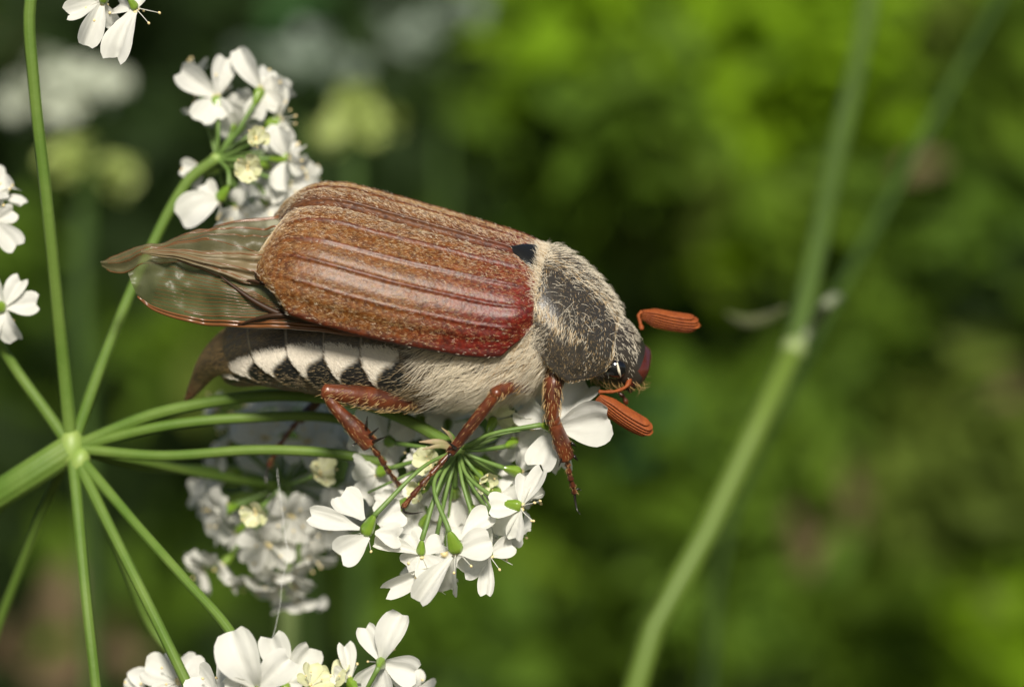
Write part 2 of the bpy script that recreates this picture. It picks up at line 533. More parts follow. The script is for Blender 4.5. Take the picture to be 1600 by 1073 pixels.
# ---- trunk: thorax and abdomen, one mesh
TR = np.array([(350, 588, .25, .18), (358, 582, 1.0, .7), (375, 562, 2.4, 1.55), (400, 543, 3.4, 2.2), (430, 529, 4.15, 2.75), (470, 519, 4.7, 3.25), (525, 515, 5.1, 3.65),
      (580, 517, 5.3, 3.95), (640, 520, 5.4, 4.15), (700, 518, 5.4, 4.25), (760, 510, 5.3, 4.2), (820, 500, 4.8, 3.9), (870, 500, 4.2, 3.4), (915, 522, 2.8, 2.1), (940, 540, 1.5, 1.2)], float)
def trunk():
    nu, nv = 330, 132
    ctr = np.array([PW(x, y) for x, y, _, _ in TR])
    full = resample(np.concatenate([ctr, TR], 1), nu)
    C, PX, a, b = full[:, :3], full[:, 3], np.maximum(full[:, 5], .1), np.maximum(full[:, 6], .1)
    t = np.gradient(C, axis=0)
    kern = np.ones(41) / 41
    t = np.stack([np.convolve(np.pad(t[:, i], 20, mode='edge'), kern, 'valid') for i in range(3)], 1)
    t /= np.linalg.norm(t, axis=1)[:, None]
    dd = np.cross(np.tile(r_, (nu, 1)), t); dd /= np.linalg.norm(dd, axis=1)[:, None]
    if np.dot(dd[nu // 2], d_) < 0: dd = -dd
    psi = np.linspace(-math.pi, math.pi, nv, endpoint=False)
    PS, XX = np.meshgrid(psi, PX)
    # fold both flanks onto one angle measured from the side: + towards the back
    ang = np.degrees(np.arcsin(np.clip(np.sin(PS), -1, 1)))
    shift = 46 * np.clip((14 - ang) / 50, 0, 3) ** 1.25
    xs = XX - np.clip(shift, 0, 75)
    bounds = A(300, 366, 384, 424, 476, 529, 584, 645, 720, 1000)
    k = np.clip(np.searchsorted(bounds, xs) - 1, 0, len(bounds) - 2)
    al = (xs - bounds[k]) / (bounds[k + 1] - bounds[k])
    abdo = 1 - sstep(600, 650, xs)
    saw = np.where(al < .06, al / .06, 1 - (al - .06) / .94)
    disp = .17 * saw * abdo
    low = -3 + 17 * al - 20 * np.exp(-al / .15) + 2.5 * (vnoise(np.stack([XX.ravel() * .12, ang.ravel() * .2, 0 * ang.ravel()], 1), 1.0, 6).reshape(ang.shape) - .5)
    hi = 24 - 3 * al
    white = sstep(low - 2, low + 2, ang) * (1 - sstep(hi - 2, hi + 2, ang)) * (xs < 645) * (xs > 366) * sstep(.05, .1, al)
    dark = ((1 - sstep(low - 2, low + 2, ang)) * sstep(low - 26, low - 22, ang)) * (xs < 645) * sstep(.12, .2, al)
    V = C[:, None] + (a[:, None] + disp)[..., None] * np.cos(PS)[..., None] * r_ + (b[:, None] + disp)[..., None] * np.sin(PS)[..., None] * dd[:, None]
    base = A(.075, .06, .042) * np.ones((*ang.shape, 3))
    base = base * (1 - dark[..., None]) + A(.012, .012, .011) * dark[..., None]
    seam = ((al < .05) * abdo)[..., None] * .8
    base = base * (1 - seam) + A(.4, .33, .25) * seam * (ang > -60)[..., None] + base * seam * (ang <= -60)[..., None]
    base = base * (1 - white[..., None]) + A(.62, .57, .48) * white[..., None]
    V = V.reshape(-1, 3)
    F = [q[::-1] for q in grid_faces(nu, nv, close_v=True)]
    F.append(tuple(range(nv))[::-1]); F.append(tuple((nu - 1) * nv + j for j in range(nv)))
    g = Geo(); g.add(V, F, 0, base.reshape(-1, 3))
    cen = C[nu // 2]
    # make sure the normals point outwards
    q0 = np.array(F[nv * 100 + 10]); nn = np.cross(V[q0[1]] - V[q0[0]], V[q0[2]] - V[q0[0]])
    if np.dot(nn, V[q0[0]] - C[100]) < 0:
        g.f = F = [q[::-1] for q in F]
    o = mobj('body', g, M_body, beetle)
    Fq = [q for q in F if len(q) == 4]
    # woolly breast
    p, n, vi = sample(V, Fq, 95, RNG)
    px = PX[vi // nv]; an = ang.reshape(-1)[vi]; wv = white.reshape(-1)[vi]; dk = dark.reshape(-1)[vi]
    r01 = RNG.random(len(p))
    wool = (r01 < sstep(672, 735, px + (an + 25) * .5)) & (an < 62)
    spot = np.exp(-(((px - 690) / 34) ** 2 + ((an + 20) / 18) ** 2))
    wool2 = wool & (RNG.random(len(p)) > spot * .9)
    dirn = -f_ * .85 - A(0, 0, 1) * .55
    L = 1.0 + .9 * vnoise(p, .35, 2)
    cl = (vnoise(p, 1.3, 14)[:, None] - .5) * 1.5 * u_ + (vnoise(p, 1.3, 15)[:, None] - .5) * 1.2 * f_
    fine = wool2 & (RNG.random(len(p)) < .55 + .6 * vnoise(p, .9, 23))
    hairs('fur', o, p[fine], n[fine], np.tile(dirn, (fine.sum(), 1)) + cl[fine], L[fine], .45 + .35 * vnoise(p[fine], 1.1, 19), .0135, M_hair_pale, droop=.16, jitter=.2, seed=40, pts=6)
    br = (spot > RNG.random(len(p)) * 1.2) & (r01 < .6)
    hairs('fur', o, p[br], n[br], np.tile(dirn, (br.sum(), 1)), .9, .45, .012, M_hair_brown, droop=.1, seed=41)
    tan = (r01 > .75) & (r01 < .9) & wool & (px > 780)
    hairs('fur', o, p[tan], n[tan], np.tile(-u_ - .4 * f_, (tan.sum(), 1)), 1.0, .6, .012, M_hair_tan, droop=.1, seed=42)
    # short felt on the abdomen
    p, n, vi = sample(V, Fq, 70, RNG)
    px = PX[vi // nv]; an = ang.reshape(-1)[vi]; wv = white.reshape(-1)[vi]; dk = dark.reshape(-1)[vi]
    m1 = (px < 660) & (wv < .3) & (RNG.random(len(p)) > dk * .75) & (an > -75)
    hairs('felt', o, p[m1], n[m1], np.tile(-f_ - .4 * u_, (m1.sum(), 1)), .32, .3, .011, M_hair_brown, seed=43, pts=4)
    m3 = (px < 660) & (wv < .3) & (RNG.random(len(p)) < .03)
    hairs('felt', o, p[m3], n[m3], np.tile(-f_ - .4 * u_, (m3.sum(), 1)), .35, .4, .008, M_hair_gold, seed=45, pts=4)
    p, n, vi = sample(V, Fq, 330, RNG)
    m2 = white.reshape(-1)[vi] > .35 + .3 * RNG.random(len(p))
    hairs('white_scales', o, p[m2], n[m2], np.tile(-f_ + .75 * u_, (m2.sum(), 1)), .26, .25, .02, M_hair_white, seed=44, pts=4)
    return o
trunk_o = trunk()

# ---- pygidium: the pointed tail
def pygidium():
    path = [(400, 538, 3.3, 1.35), (378, 541, 3.0, 1.2), (352, 549, 2.35, .98), (328, 568, 1.45, .78), (312, 592, .8, .52), (300, 612, .46, .32), (288, 633, .07, .06)]
    pts = np.array([np.concatenate([PW(x, y), [a, b]]) for x, y, a, b in path])
    full = resample(pts, 60)
    C = full[:, :3]; t = np.gradient(C, axis=0); t /= np.linalg.norm(t, axis=1)[:, None]
    dd = np.cross(np.tile(r_, (60, 1)), t); dd /= np.linalg.norm(dd, axis=1)[:, None]
    ps = np.linspace(0, 2 * math.pi, 36, endpoint=False)
    cs, sn = np.cos(ps), np.sin(ps)
    V = C[:, None] + (full[:, 3][:, None] * np.sign(cs) * np.abs(cs) ** .8)[..., None] * r_ + (full[:, 4][:, None] * sn)[..., None] * dd[:, None]
    sv = np.linspace(0, 1, 60)[:, None] * np.ones((1, 36))
    lower = sstep(-.1, .5, sn)[None, :] * np.ones((60, 1))
    g = Geo()
    k = sstep(.55, .85, sv)[..., None]
    c = A(.06, .047, .03) * (1 - k) + A(.12, .04, .016) * k
    F = grid_faces(60, 36, close_v=True)
    V = V.reshape(-1, 3)
    q0 = F[36 * 20 + 5]; nn = np.cross(V[q0[1]] - V[q0[0]], V[q0[2]] - V[q0[0]])
    if np.dot(nn, V[q0[0]] - C[20]) < 0: F = [q[::-1] for q in F]
    g.add(V, F, 0, c.reshape(-1, 3))
    o = mobj('pygidium', g, M_pyg, beetle)
    p, n, vi = sample(V, F, 170, RNG)
    kk = RNG.random(len(p)) > sstep(.55, .9, sv.reshape(-1)[vi]) * .8
    dr = -unit(PW(400, 538) - PW(300, 612))
    dr = unit(PW(300, 612) - PW(400, 538))
    half = RNG.random(len(p)) < .5
    hairs('felt', o, p[kk & half], n[kk & half], np.tile(dr, ((kk & half).sum(), 1)), .3, .25, .011, M_hair_gold, seed=51, pts=4)
    hairs('felt', o, p[kk & ~half], n[kk & ~half], np.tile(dr, ((kk & ~half).sum(), 1)), .3, .3, .011, M_hair_brown, seed=52, pts=4)
pygidium()

# ---- pronotum
def pronotum():
    nx, nt = 70, 110
    xs = np.linspace(-.05, 5.6, nx)
    a = pchip(xs, [-.05, 1.1, 2.2, 3.3, 4.4, 5.6], [4.5, 4.85, 5.15, 5.1, 4.35, 3.05])
    h = pchip(xs, [-.05, .7, 1.6, 2.6, 3.6, 4.6, 5.6], [4.6, 4.72, 4.5, 4.0, 3.35, 2.5, 1.55])
    ze = pchip(xs, [-.05, 1.1, 2.2, 3.3, 4.4, 5.6], [1.35, .85, 0.0, -.55, -.45, -.05])
    v = np.linspace(-1, 1, nt)
    t = v * math.pi / 2
    X = xs[:, None] * np.ones((1, nt))
    # hind edge bulges back in the middle, hind corners point back
    X = X + (1 - np.abs(v)[None, :] ** 1.5) * .25 * (1 - np.linspace(0, 1, nx))[:, None] * -1 - .2 * np.abs(v)[None, :] ** 6 * (1 - np.linspace(0, 1, nx))[:, None]
    st, ct = np.sin(t), np.maximum(np.cos(t), 0)
    W = a[:, None] * np.sign(st) * np.abs(st) ** .96
    Z = ze[:, None] + (h - ze)[:, None] * ct[None, :] ** .86
    Q = np.stack([X, W, Z], -1).reshape(-1, 3)
    bump = .16 * (vnoise(Q, .55, 31) - .5) + .05 * (vnoise(Q, 2.0, 32) - .5)
    pit = np.exp(-(((X - 3.6) / .3) ** 2 + ((np.abs(W) - 4.45) / .35) ** 2)).reshape(-1)
    rimd = np.exp(-((np.abs(v) - .985) / .02) ** 2)[None, :] * np.ones((nx, 1))
    edge = sstep(.0, .07, np.linspace(0, 1, nx))[:, None] * sstep(0, .05, 1 - np.linspace(0, 1, nx))[:, None]
    nrm = np.stack([np.zeros_like(W), W / a[:, None] ** 2, (Z - ze[:, None]) / np.maximum(h - ze, .5)[:, None] ** 2], -1)
    nrm /= np.maximum(np.linalg.norm(nrm, axis=2), 1e-9)[..., None]
    dsp = bump.reshape(nx, nt) + .1 * rimd - .22 * pit.reshape(nx, nt) - .45 * (1 - edge)
    W = W + nrm[..., 1] * dsp; Z = Z + nrm[..., 2] * dsp
    V = BF(X, W, Z).reshape(-1, 3)
    F = grid_faces(nx, nt)
    q0 = F[nt * 30 + nt // 2]; nn = np.cross(V[q0[1]] - V[q0[0]], V[q0[2]] - V[q0[0]])
    if np.dot(nn, d_) < 0: F = [q[::-1] for q in F]
    g = Geo(); g.add(V, F)
    o = mobj('pronotum', g, M_pron, beetle)
    so = o.modifiers.new('thickness', 'SOLIDIFY'); so.thickness = .25 * K; so.offset = -1
    p, n, vi = sample(V, F, 190, RNG)
    x = X.reshape(-1)[vi]; w = W.reshape(-1)[vi]; z = Z.reshape(-1)[vi]
    aw = np.abs(w)
    vv = np.abs(np.tile(v, nx)[vi])
    nz = vnoise(np.stack([x, w, z], -1), .9, 77)
    # fur is thick along the middle line, the front edge and in a band on the flank; two dark bare fields lie between
    band = np.exp(-((vv - .60) / .07) ** 2) * (1 - sstep(2.2, 4.2, x)) * 1.2 + np.exp(-(vv / .06) ** 2) * .5 + sstep(5.1, 5.6, x) * .5 + .5 * (1 - sstep(.2, .7, x))
    dens = np.clip(.07 + .36 * band - .02 * sstep(.72, .85, vv) + .35 * (nz - .5), .04, 1)
    keep = RNG.random(len(p)) < dens
    p, n, x, w, vv, bandk = p[keep], n[keep], x[keep], w[keep], vv[keep], np.clip(band[keep], 0, 1)
    sg = np.sign(w)[:, None]
    d = r_ * sg * (.8) + f_ * (.15 + .45 * sstep(3, 5.4, x)[:, None]) - d_ * .4 + .3 * (vnoise(p, .8, 5)[:, None] - .5) * f_
    d = np.where((vv < .14)[:, None], f_ * .9 + sg * r_ * .25, d)
    L = .24 + .34 * bandk * (vv < .72)
    L = np.where(vv > .72, .2, L)
    lift = .14 + .3 * bandk * (vv < .2)
    gd = RNG.random(len(p)) < .4
    hairs('fur', o, p[gd], n[gd], d[gd], L[gd], lift[gd], .0085, M_hair_gold, jitter=.12, seed=60)
    hairs('fur', o, p[~gd], n[~gd], d[~gd], L[~gd], lift[~gd], .0085, M_hair_pale, jitter=.12, seed=62)
    p, n, vi = sample(V, F, 150, RNG)
    vv = np.abs(np.tile(v, nx)[vi])
    m = RNG.random(len(vv)) < .35 + .6 * sstep(.66, .8, vv)
    hairs('down', o, p[m], n[m], np.tile(f_ * .5 - d_ * .5, (m.sum(), 1)), .12, .25, .006, M_hair_gold, jitter=.3, seed=63, pts=3)
    # long upright fringe along the back and round the hind edge
    p, n, vi = sample(V, F, 16, RNG)
    vv = np.abs(np.tile(v, nx)[vi]); x = X.reshape(-1)[vi]
    m = (vv < .5) & (RNG.random(len(vv)) < np.where(vv < .12, .6, .12)) | ((vv < .5) & (np.tile(v, nx)[vi] < -.1))
    hairs('fur', o, p[m], n[m], np.tile(f_ * .5, (m.sum(), 1)), .6, .8, .009, M_hair_pale, jitter=.4, seed=61)
    return o
pronotum()

# ---- cream collar of fur between pronotum and wing cases
def collar():
    nt = 90
    v = np.linspace(-1, 1, nt) * math.pi / 2 * .98
    g = Geo()
    rows = []
    for x, sc in ((-1.4, .97), (-.5, .985), (.3, .985), (.9, .95)):
        a, h, ze = 4.65 * sc, 4.45 * sc, .6
        rows.append(BF(x + 0 * v, a * np.sin(v), ze + (h - ze) * np.cos(v) ** .85))
    V = np.concatenate(rows); F = grid_faces(4, nt)
    q0 = F[nt + nt // 2]; nn = np.cross(V[q0[1]] - V[q0[0]], V[q0[2]] - V[q0[0]])
    if np.dot(nn, d_) < 0: F = [q[::-1] for q in F]
    g.add(V, F)
    o = mobj('mesothorax', g, M_head, beetle)
    p, n, vi = sample(V, F, 110, RNG)
    xx = (p - O) @ f_
    m = xx > -.6
    hairs('fur', o, p[m], n[m], np.tile(-f_, (m.sum(), 1)) + .3 * d_ + (vnoise(p[m], 1.2, 6)[:, None] - .5) * 1.6 * r_, .85, .5 + .5 * vnoise(p[m], 1.5, 8), .011, M_hair_pale, jitter=.4, seed=65)
    m &= RNG.random(len(m)) < .4
    hairs('fur', o, p[m], n[m], np.tile(-f_, (m.sum(), 1)), .8, .7, .011, M_hair_gold, jitter=.5, seed=66)
    # scutellum: dark shield between the wing case bases
    g = Geo()
    n1, n2 = 16, 13
    s = np.linspace(0, 1, n1)[:, None]; q = np.linspace(-1, 1, n2)[None, :]
    x = -.25 - 2.05 * s + .0 * q
    wdt = 1.6 * (1 - s ** 2.2)
    w = wdt * q
    z = 4.80 - .16 * (q ** 2) + .12 * np.sin(s * math.pi) - .02 * s - .35 * (1 - sstep(0, .2, s)) - .3 * np.abs(q) ** 6
    V = BF(x, w, z).reshape(-1, 3); F = grid_faces(n1, n2)
    q0 = F[60]; nn = np.cross(V[q0[1]] - V[q0[0]], V[q0[2]] - V[q0[0]])
    if np.dot(nn, d_) < 0: F = [q[::-1] for q in F]
    g.add(V, F)
    so = mobj('scutellum', g, M_scut, beetle)
    md = so.modifiers.new('thickness', 'SOLIDIFY'); md.thickness = .3 * K; md.offset = -1
    p, n, vi = sample(V, F, 60, RNG)
    xx = (p - O) @ f_
    m = RNG.random(len(p)) < sstep(-.7, -.25, xx) * .8
    hairs('hair', so, p[m], n[m], np.tile(-f_, (m.sum(), 1)), .55, .35, .011, M_hair_pale, jitter=.25, seed=67)
collar()

# ---- head
def head():
    sec = np.array([(4.3, -.3, 2.35, 1.75), (5.3, -.4, 2.5, 1.85), (6.1, -.55, 2.35, 1.75), (6.9, -.85, 2.05, 1.4), (7.4, -1.1, 1.85, 1.05), (7.7, -1.2, 1.6, .75), (7.8, -1.22, .9, .4)])
    full = resample(sec, 46)
    ps = np.linspace(0, 2 * math.pi, 64, endpoint=False)
    cs, sn = np.cos(ps), np.sin(ps)
    V = BF(full[:, 0][:, None] + 0 * cs, full[:, 2][:, None] * np.sign(cs) * np.abs(cs) ** .8, full[:, 1][:, None] + full[:, 3][:, None] * np.sign(sn) * np.abs(sn) ** .85).reshape(-1, 3)
    F = grid_faces(46, 64, close_v=True)
    F.append(tuple(45 * 64 + j for j in range(64)))
    q0 = F[64 * 20 + 16]; nn = np.cross(V[q0[1]] - V[q0[0]], V[q0[2]] - V[q0[0]])
    if np.dot(nn, V[q0[0]] - BF(6, 0, -.5)) < 0: F = [q[::-1] for q in F]
    g = Geo(); g.add(V, F)
    o = mobj('head', g, M_head, beetle)
    Fq = [q for q in F if len(q) == 4]
    p, n, vi = sample(V, Fq, 130, RNG)
    x = (p - O) @ f_; z = (p - O) @ d_; w = (p - O) @ r_
    m = (z > -1.1 + .0 * x) & (x < 7.0) & (RNG.random(len(p)) < .10 + .45 * (vnoise(p, 1.2, 4) - .2)) & ~((np.abs(w) > 1.7) & (x > 5.3) & (x < 6.7) & (z < .25))
    hairs('fur', o, p[m], n[m], np.tile(f_ * .6 - d_ * .5, (m.sum(), 1)) + r_ * np.sign(w[m])[:, None] * .3, .34, .3, .009, M_hair_pale, jitter=.25, seed=70)
    m2 = (z < -1.2) & (RNG.random(len(p)) < .1)
    hairs('fur', o, p[m2], n[m2], np.tile(f_ * .4 - d_ * .6, (m2.sum(), 1)), .8, .8, .012, M_hair_tan, jitter=.4, seed=71)
    # clypeus: the upturned reddish rim at the front
    g = Geo()
    th = np.linspace(-1, 1, 40)
    wv = 1.95 * np.sign(th) * np.abs(th) ** .9
    xv = 7.72 - .95 * np.abs(th) ** 4
    rows = []
    for dz, dx in ((1.02, -.72), (.86, -.3), (.66, .2), (.3, .36), (-.25, .3), (-.75, .08), (-.85, -.2)):
        rows.append(BF(xv + dx, wv, -1.15 + dz + .12 * np.cos(th * 1.5) - .1 * np.abs(th) ** 3))
    V = np.concatenate(rows); F = grid_faces(7, 40)
    q0 = F[40 * 2 + 20]; nn = np.cross(V[q0[1]] - V[q0[0]], V[q0[2]] - V[q0[0]])
    if np.dot(nn, f_) < 0: F = [q[::-1] for q in F]
    g.add(V, F)
    c = mobj('clypeus', g, M_red, o)
    md = c.modifiers.new('thickness', 'SOLIDIFY'); md.thickness = .2 * K; md.offset = -1
    # eyes
    for sd in (1, -1):
        g = Geo(); ball(g, BF(5.85, sd * 2.15, -.5), [f_, r_, d_], .75, .62, .7, 20, 28)
        mobj('eye', g, M_eye, o)
        # the ridge that cuts into the eye
        g = Geo(); tube(g, resample([BF(5.9, sd * 2.55, .15), BF(6.15, sd * 2.75, -.3), BF(6.35, sd * 2.6, -.75)], 12), [.05, .09, .03], 8)
        mobj('eye_ridge', g, M_hair_pale, o)
    # feelers of the mouth
    for sd in (1, -1):
        g = Geo()
        tube(g, resample([BF(6.3, sd * 1.3, -1.9), BF(6.6, sd * 1.7, -2.4), BF(6.9, sd * 1.75, -2.6), BF(7.2, sd * 1.8, -3.0)], 22), [.14, .1, .17, .1, .16, .1, .18, .12], 10)
        mobj('palp', g, M_leg, o)
        g = Geo()
        tube(g, resample([BF(6.6, sd * .8, -1.9), BF(7.0, sd * 1.2, -2.2), BF(7.3, sd * 1.4, -2.3)], 16), [.2, .16, .12], 10)
        mobj('jaw', g, M_leg, o)
    return o
head()

# ---- antennae
def antenna(path, root, tip, stackdir, far):
    g = Geo()
    tube(g, resample([PW(*q) for q in path], 26), [.13, .17, .09, .12, .09, .12, .09, .14], 10)
    o = mobj('antenna', g, M_ant, beetle)
    R0, R1 = PW(*root), PW(*tip)
    ax = unit(R1 - R0); Ln = np.linalg.norm(R1 - R0)
    sdv = unit(stackdir - ax * np.dot(stackdir, ax)); bdv = np.cross(ax, sdv)
    nl = 7
    for k in range(nl):
        q = (k - (nl - 1) / 2)
        g = Geo()
        n1, n2 = 26, 14
        s = .5 - .5 * np.cos(np.linspace(0, 1, n1) * math.pi)
        prof = pchip(s, [0, .06, .3, .7, .9, .97, 1], [.25, .5, .84, 1.0, .93, .66, .16])
        bend = .10 * Ln * np.sin(s * math.pi * .9) * -.35
        ph = np.linspace(0, 2 * math.pi, n2, endpoint=False)
        Lk = Ln * (1 - .012 * q * q + .015 * math.sin(k * 2.7))
        c = R0[None] + ax[None] * (s * Lk)[:, None] + sdv[None] * (q * .168 * (.55 + .45 * sstep(0, .3, s)) + bend)[:, None]
        fan = prof
        V = c[:, None] + (fan[:, None] * .54 * (1 - .035 * q * q) * np.cos(ph))[..., None] * bdv + (np.minimum(fan, 1)[:, None] * .075 * np.sin(ph))[..., None] * sdv
        F = grid_faces(n1, n2, close_v=True)
        F.append(tuple(range(n2))[::-1]); F.append(tuple((n1 - 1) * n2 + j for j in range(n2)))
        g.add(V.reshape(-1, 3), F)
        lo = mobj('lamella', g, M_ant, o)
        if k in (0, nl - 1, 3, 5, 1):
            p, n, vi = sample(V.reshape(-1, 3), [x for x in F if len(x) == 4], 110, RNG)
            hairs('felt', o, p, n, np.tile(ax, (len(p), 1)), .09, .9, .007, M_hair_ant, seed=80 + k, pts=3)
    return o
antenna([(985, 592, 1.9), (978, 604, 2.4), (962, 611, 2.8), (946, 612, 3.0), (936, 612, 3.1)], (934, 621, 3.1), (1019, 675, 3.3), A(-.45, -.5, .8), False)
antenna([(1003, 515, -1.4), (1000, 503, -1.8), (998, 492, -2.2), (1003, 487, -2.4)], (1003, 491, -2.4), (1093, 507, -2.7), A(0.1, -.6, 1), True)

# ---- legs
def leg(femur, tibia, tarsus, rf, rt, spines=(), claw_dir=None, hair=True, sd=0):
    fp = resample([PW(*q) for q in femur], 30)
    g = Geo(); tube(g, fp, rf, 16, flat=.85)
    o = mobj('leg', g, M_leg, beetle)
    if hair:
        p, n, vi = sample(g.V(), [q for q in g.f if len(q) == 4], 15, RNG)
        ax = unit(fp[-1] - fp[0])
        lo = (n[:, 2] < .35) | (RNG.random(len(p)) < .25)
        hairs('bristle', o, p[lo], n[lo], np.tile(ax * .7, (lo.sum(), 1)) - A(0, 0, .5), .45, .6, .010, M_hair_gold, seed=90 + sd)
    tp = resample([PW(*q) for q in tibia], 30)
    g = Geo(); tube(g, tp, rt, 14, flat=.8)
    # knee collar
    ball(g, tp[1], np.stack(frames(tp)[i][1] for i in range(3)) if False else np.array([frames(tp)[0][1], frames(tp)[1][1], frames(tp)[2][1]]), rt[0] * 1.1, rt[0] * 1.12, rt[0] * 1.05, 10, 12)
    t = mobj('tibia', g, M_leg, o)
    p, n, vi = sample(g.V(), [q for q in g.f if len(q) == 4], 9, RNG)
    hairs('bristle', o, p, n, np.tile(unit(tp[-1] - tp[0]), (len(p), 1)), .3, .5, .010, M_hair_tan, seed=95 + sd, pts=4)
    for (a, b) in spines:
        g = Geo(); A0, B0 = PW(*a), PW(*b)
        tube(g, resample([A0, (A0 + B0) / 2 + A(0, -.03, .0), B0], 6), [.11, .08, .02], 8)
        mobj('spine', g, M_legdark, o)
    # tarsus of five joints
    q = resample([PW(*z) for z in tarsus], 51)
    s = np.linspace(0, 5, 51)
    fr = s - np.floor(s)
    r = .115 + .10 * np.clip(fr, 0, 1) ** 1.3
    r[-1] = .12
    g = Geo(); tube(g, q, list(r), 10)
    ta = mobj('tarsus', g, M_leg, o)
    p, n, vi = sample(g.V(), [x for x in g.f if len(x) == 4], 26, RNG)
    hairs('bristle', o, p, n, np.tile(unit(q[-1] - q[0]), (len(p), 1)), .22, .7, .012, M_hair_tan, seed=99 + sd, pts=4)
    if claw_dir is not None:
        e = q[-1]; ax = unit(q[-1] - q[-4])
        for sgn in (1, -1):
            cd = unit(claw_dir)
            sdv = unit(np.cross(ax, cd)) * sgn * .25 + cd * sgn * .35
            g = Geo()
            tube(g, resample([e, e + ax * .25 + sdv * .8, e + ax * .2 + sdv * 1.6 + cd * .3, e - ax * .1 + sdv * 1.7 + cd * .75], 14), [.09, .08, .05, .015], 8)
            mobj('claw', g, M_legdark, o)
    return o
# hind leg on the lens side
leg([(668, 628, 3.6), (610, 625, 5.0), (550, 617, 6.0), (506, 610, 6.6)], [(507, 613, 6.6), (527, 640, 6.9), (556, 670, 7.1), (578, 694, 7.1)],
    [(578, 695, 7.1), (592, 712, 6.9), (606, 735, 6.3), (625, 760, 5.2)], [.5, .68, .72, .62, .42], [.3, .36, .46, .6, .56],
    spines=[((578, 680, 7.4), (592, 668, 7.9)), ((572, 668, 7.3), (574, 650, 7.9)), ((583, 690, 7.3), (604, 682, 8.0)), ((560, 690, 7.3), (550, 696, 7.8))], sd=1)
# middle leg on the lens side
leg([(830, 598, 3.2), (800, 602, 4.6), (772, 617, 5.8)], [(778, 611, 5.8), (742, 658, 6.3), (703, 708, 6.8)],
    [(702, 709, 6.8), (676, 738, 7.6), (652, 765, 8.2), (630, 792, 8.6)], [.6, .55, .45], [.33, .39, .36, .31],
    spines=[((712, 700, 7.0), (700, 690, 7.3)), ((704, 708, 7.0), (697, 722, 7.3))], claw_dir=A(.9, -.2, -.2), sd=2)
# front leg on the lens side
leg([(866, 570, 4.0), (863, 620, 5.0), (862, 655, 5.4)], [(864, 655, 5.4), (876, 688, 5.6), (886, 716, 5.7)],
    [(886, 717, 5.7), (889, 737, 5.7), (893, 752, 5.7), (898, 770, 5.6)], [.55, .68, .6, .48], [.42, .5, .6, .52],
    spines=[((880, 708, 6.0), (873, 729, 6.2)), ((893, 692, 5.6), (900, 697, 5.4)), ((897, 712, 5.6), (903, 720, 5.4))], claw_dir=A(.3, 0, -.5), sd=3)
# the legs of the far side
leg([(620, 590, -.5), (570, 600, -.7), (520, 598, -.9)], [(520, 598, -.9), (497, 626, -1.0), (468, 655, -1.0)],
    [(468, 655, -1.0), (450, 677, -.6), (433, 702, -.3), (420, 728, -.2)], [.45, .55, .4], [.3, .32, .36], claw_dir=A(.2, 0, -1), hair=False, sd=4)
leg([(800, 590, -2.5), (770, 610, -3.5), (745, 620, -4.2)], [(745, 620, -4.2), (735, 660, -4.6), (722, 690, -4.8)],
    [(722, 690, -4.8), (715, 715, -4.9), (706, 735, -4.9), (700, 750, -4.9)], [.45, .5, .4], [.25, .3, .28], hair=False, sd=5)
leg([(880, 590, -2.5), (882, 640, -3.4), (874, 680, -3.8)], [(874, 680, -3.8), (862, 700, -3.9), (848, 718, -3.9)],
    [(848, 718, -3.9), (840, 728, -3.9), (830, 738, -3.9), (818, 748, -3.9)], [.45, .5, .4], [.3, .34, .32], hair=False, sd=6)

# ---- folded hind wings sticking out behind
def wing(name_edge, lower, upper, pleats, amp, matl, veins, n1=90, n2=46, label=None, seed=1):
    Lo, Up = resample([PW(*q) for q in lower], n1), resample([PW(*q) for q in upper], n1)
    v = np.linspace(0, 1, n2)
    s = np.linspace(0, 1, n1)
    out = unit(np.cross(Lo[n1 // 2] - Up[n1 // 2], Lo[-1] - Lo[0]))
    if out[1] > 0: out = -out
    V = Lo[:, None] * (1 - v)[None, :, None] + Up[:, None] * v[None, :, None]
    cor = amp * np.sin(v[None, :] * math.pi * 2 * pleats + 1.2 * s[:, None]) * (.35 + .65 * np.sin(math.pi * np.clip(s, 0, 1)))[:, None]
    belly = 1.0 * np.sin(v * math.pi)[None, :] * np.sin(s * math.pi * .8 + .3)[:, None]
    wr = (vnoise(V.reshape(-1, 3), .7, seed).reshape(n1, n2) - .5) * .6 + (vnoise(V.reshape(-1, 3), 1.7, seed + 1).reshape(n1, n2) - .5) * .32
    V = V + out * (cor + belly * .8 + wr)[..., None]
    g = Geo(); g.add(V.reshape(-1, 3), grid_faces(n1, n2))
    o = mobj('wing', g, matl, beetle)
    if label: o['label'] = label
    for (s0, v0, s1, v1, r) in veins:
        k = 60
        ss = np.linspace(s0, s1, k); vv = v0 + (v1 - v0) * np.linspace(0, 1, k) ** .8
        i0 = np.clip((ss * (n1 - 1)).astype(int), 0, n1 - 2); j0 = np.clip((vv * (n2 - 1)).astype(int), 0, n2 - 2)
        fi = (ss * (n1 - 1) - i0)[:, None]; fj = (vv * (n2 - 1) - j0)[:, None]
        pp = V[i0, j0] * (1 - fi) * (1 - fj) + V[i0 + 1, j0] * fi * (1 - fj) + V[i0, j0 + 1] * (1 - fi) * fj + V[i0 + 1, j0 + 1] * fi * fj
        gv = Geo(); tube(gv, pp, [r, r * .8, r * .45], 6)
        mobj('vein', gv, M_vein, o)
    return o
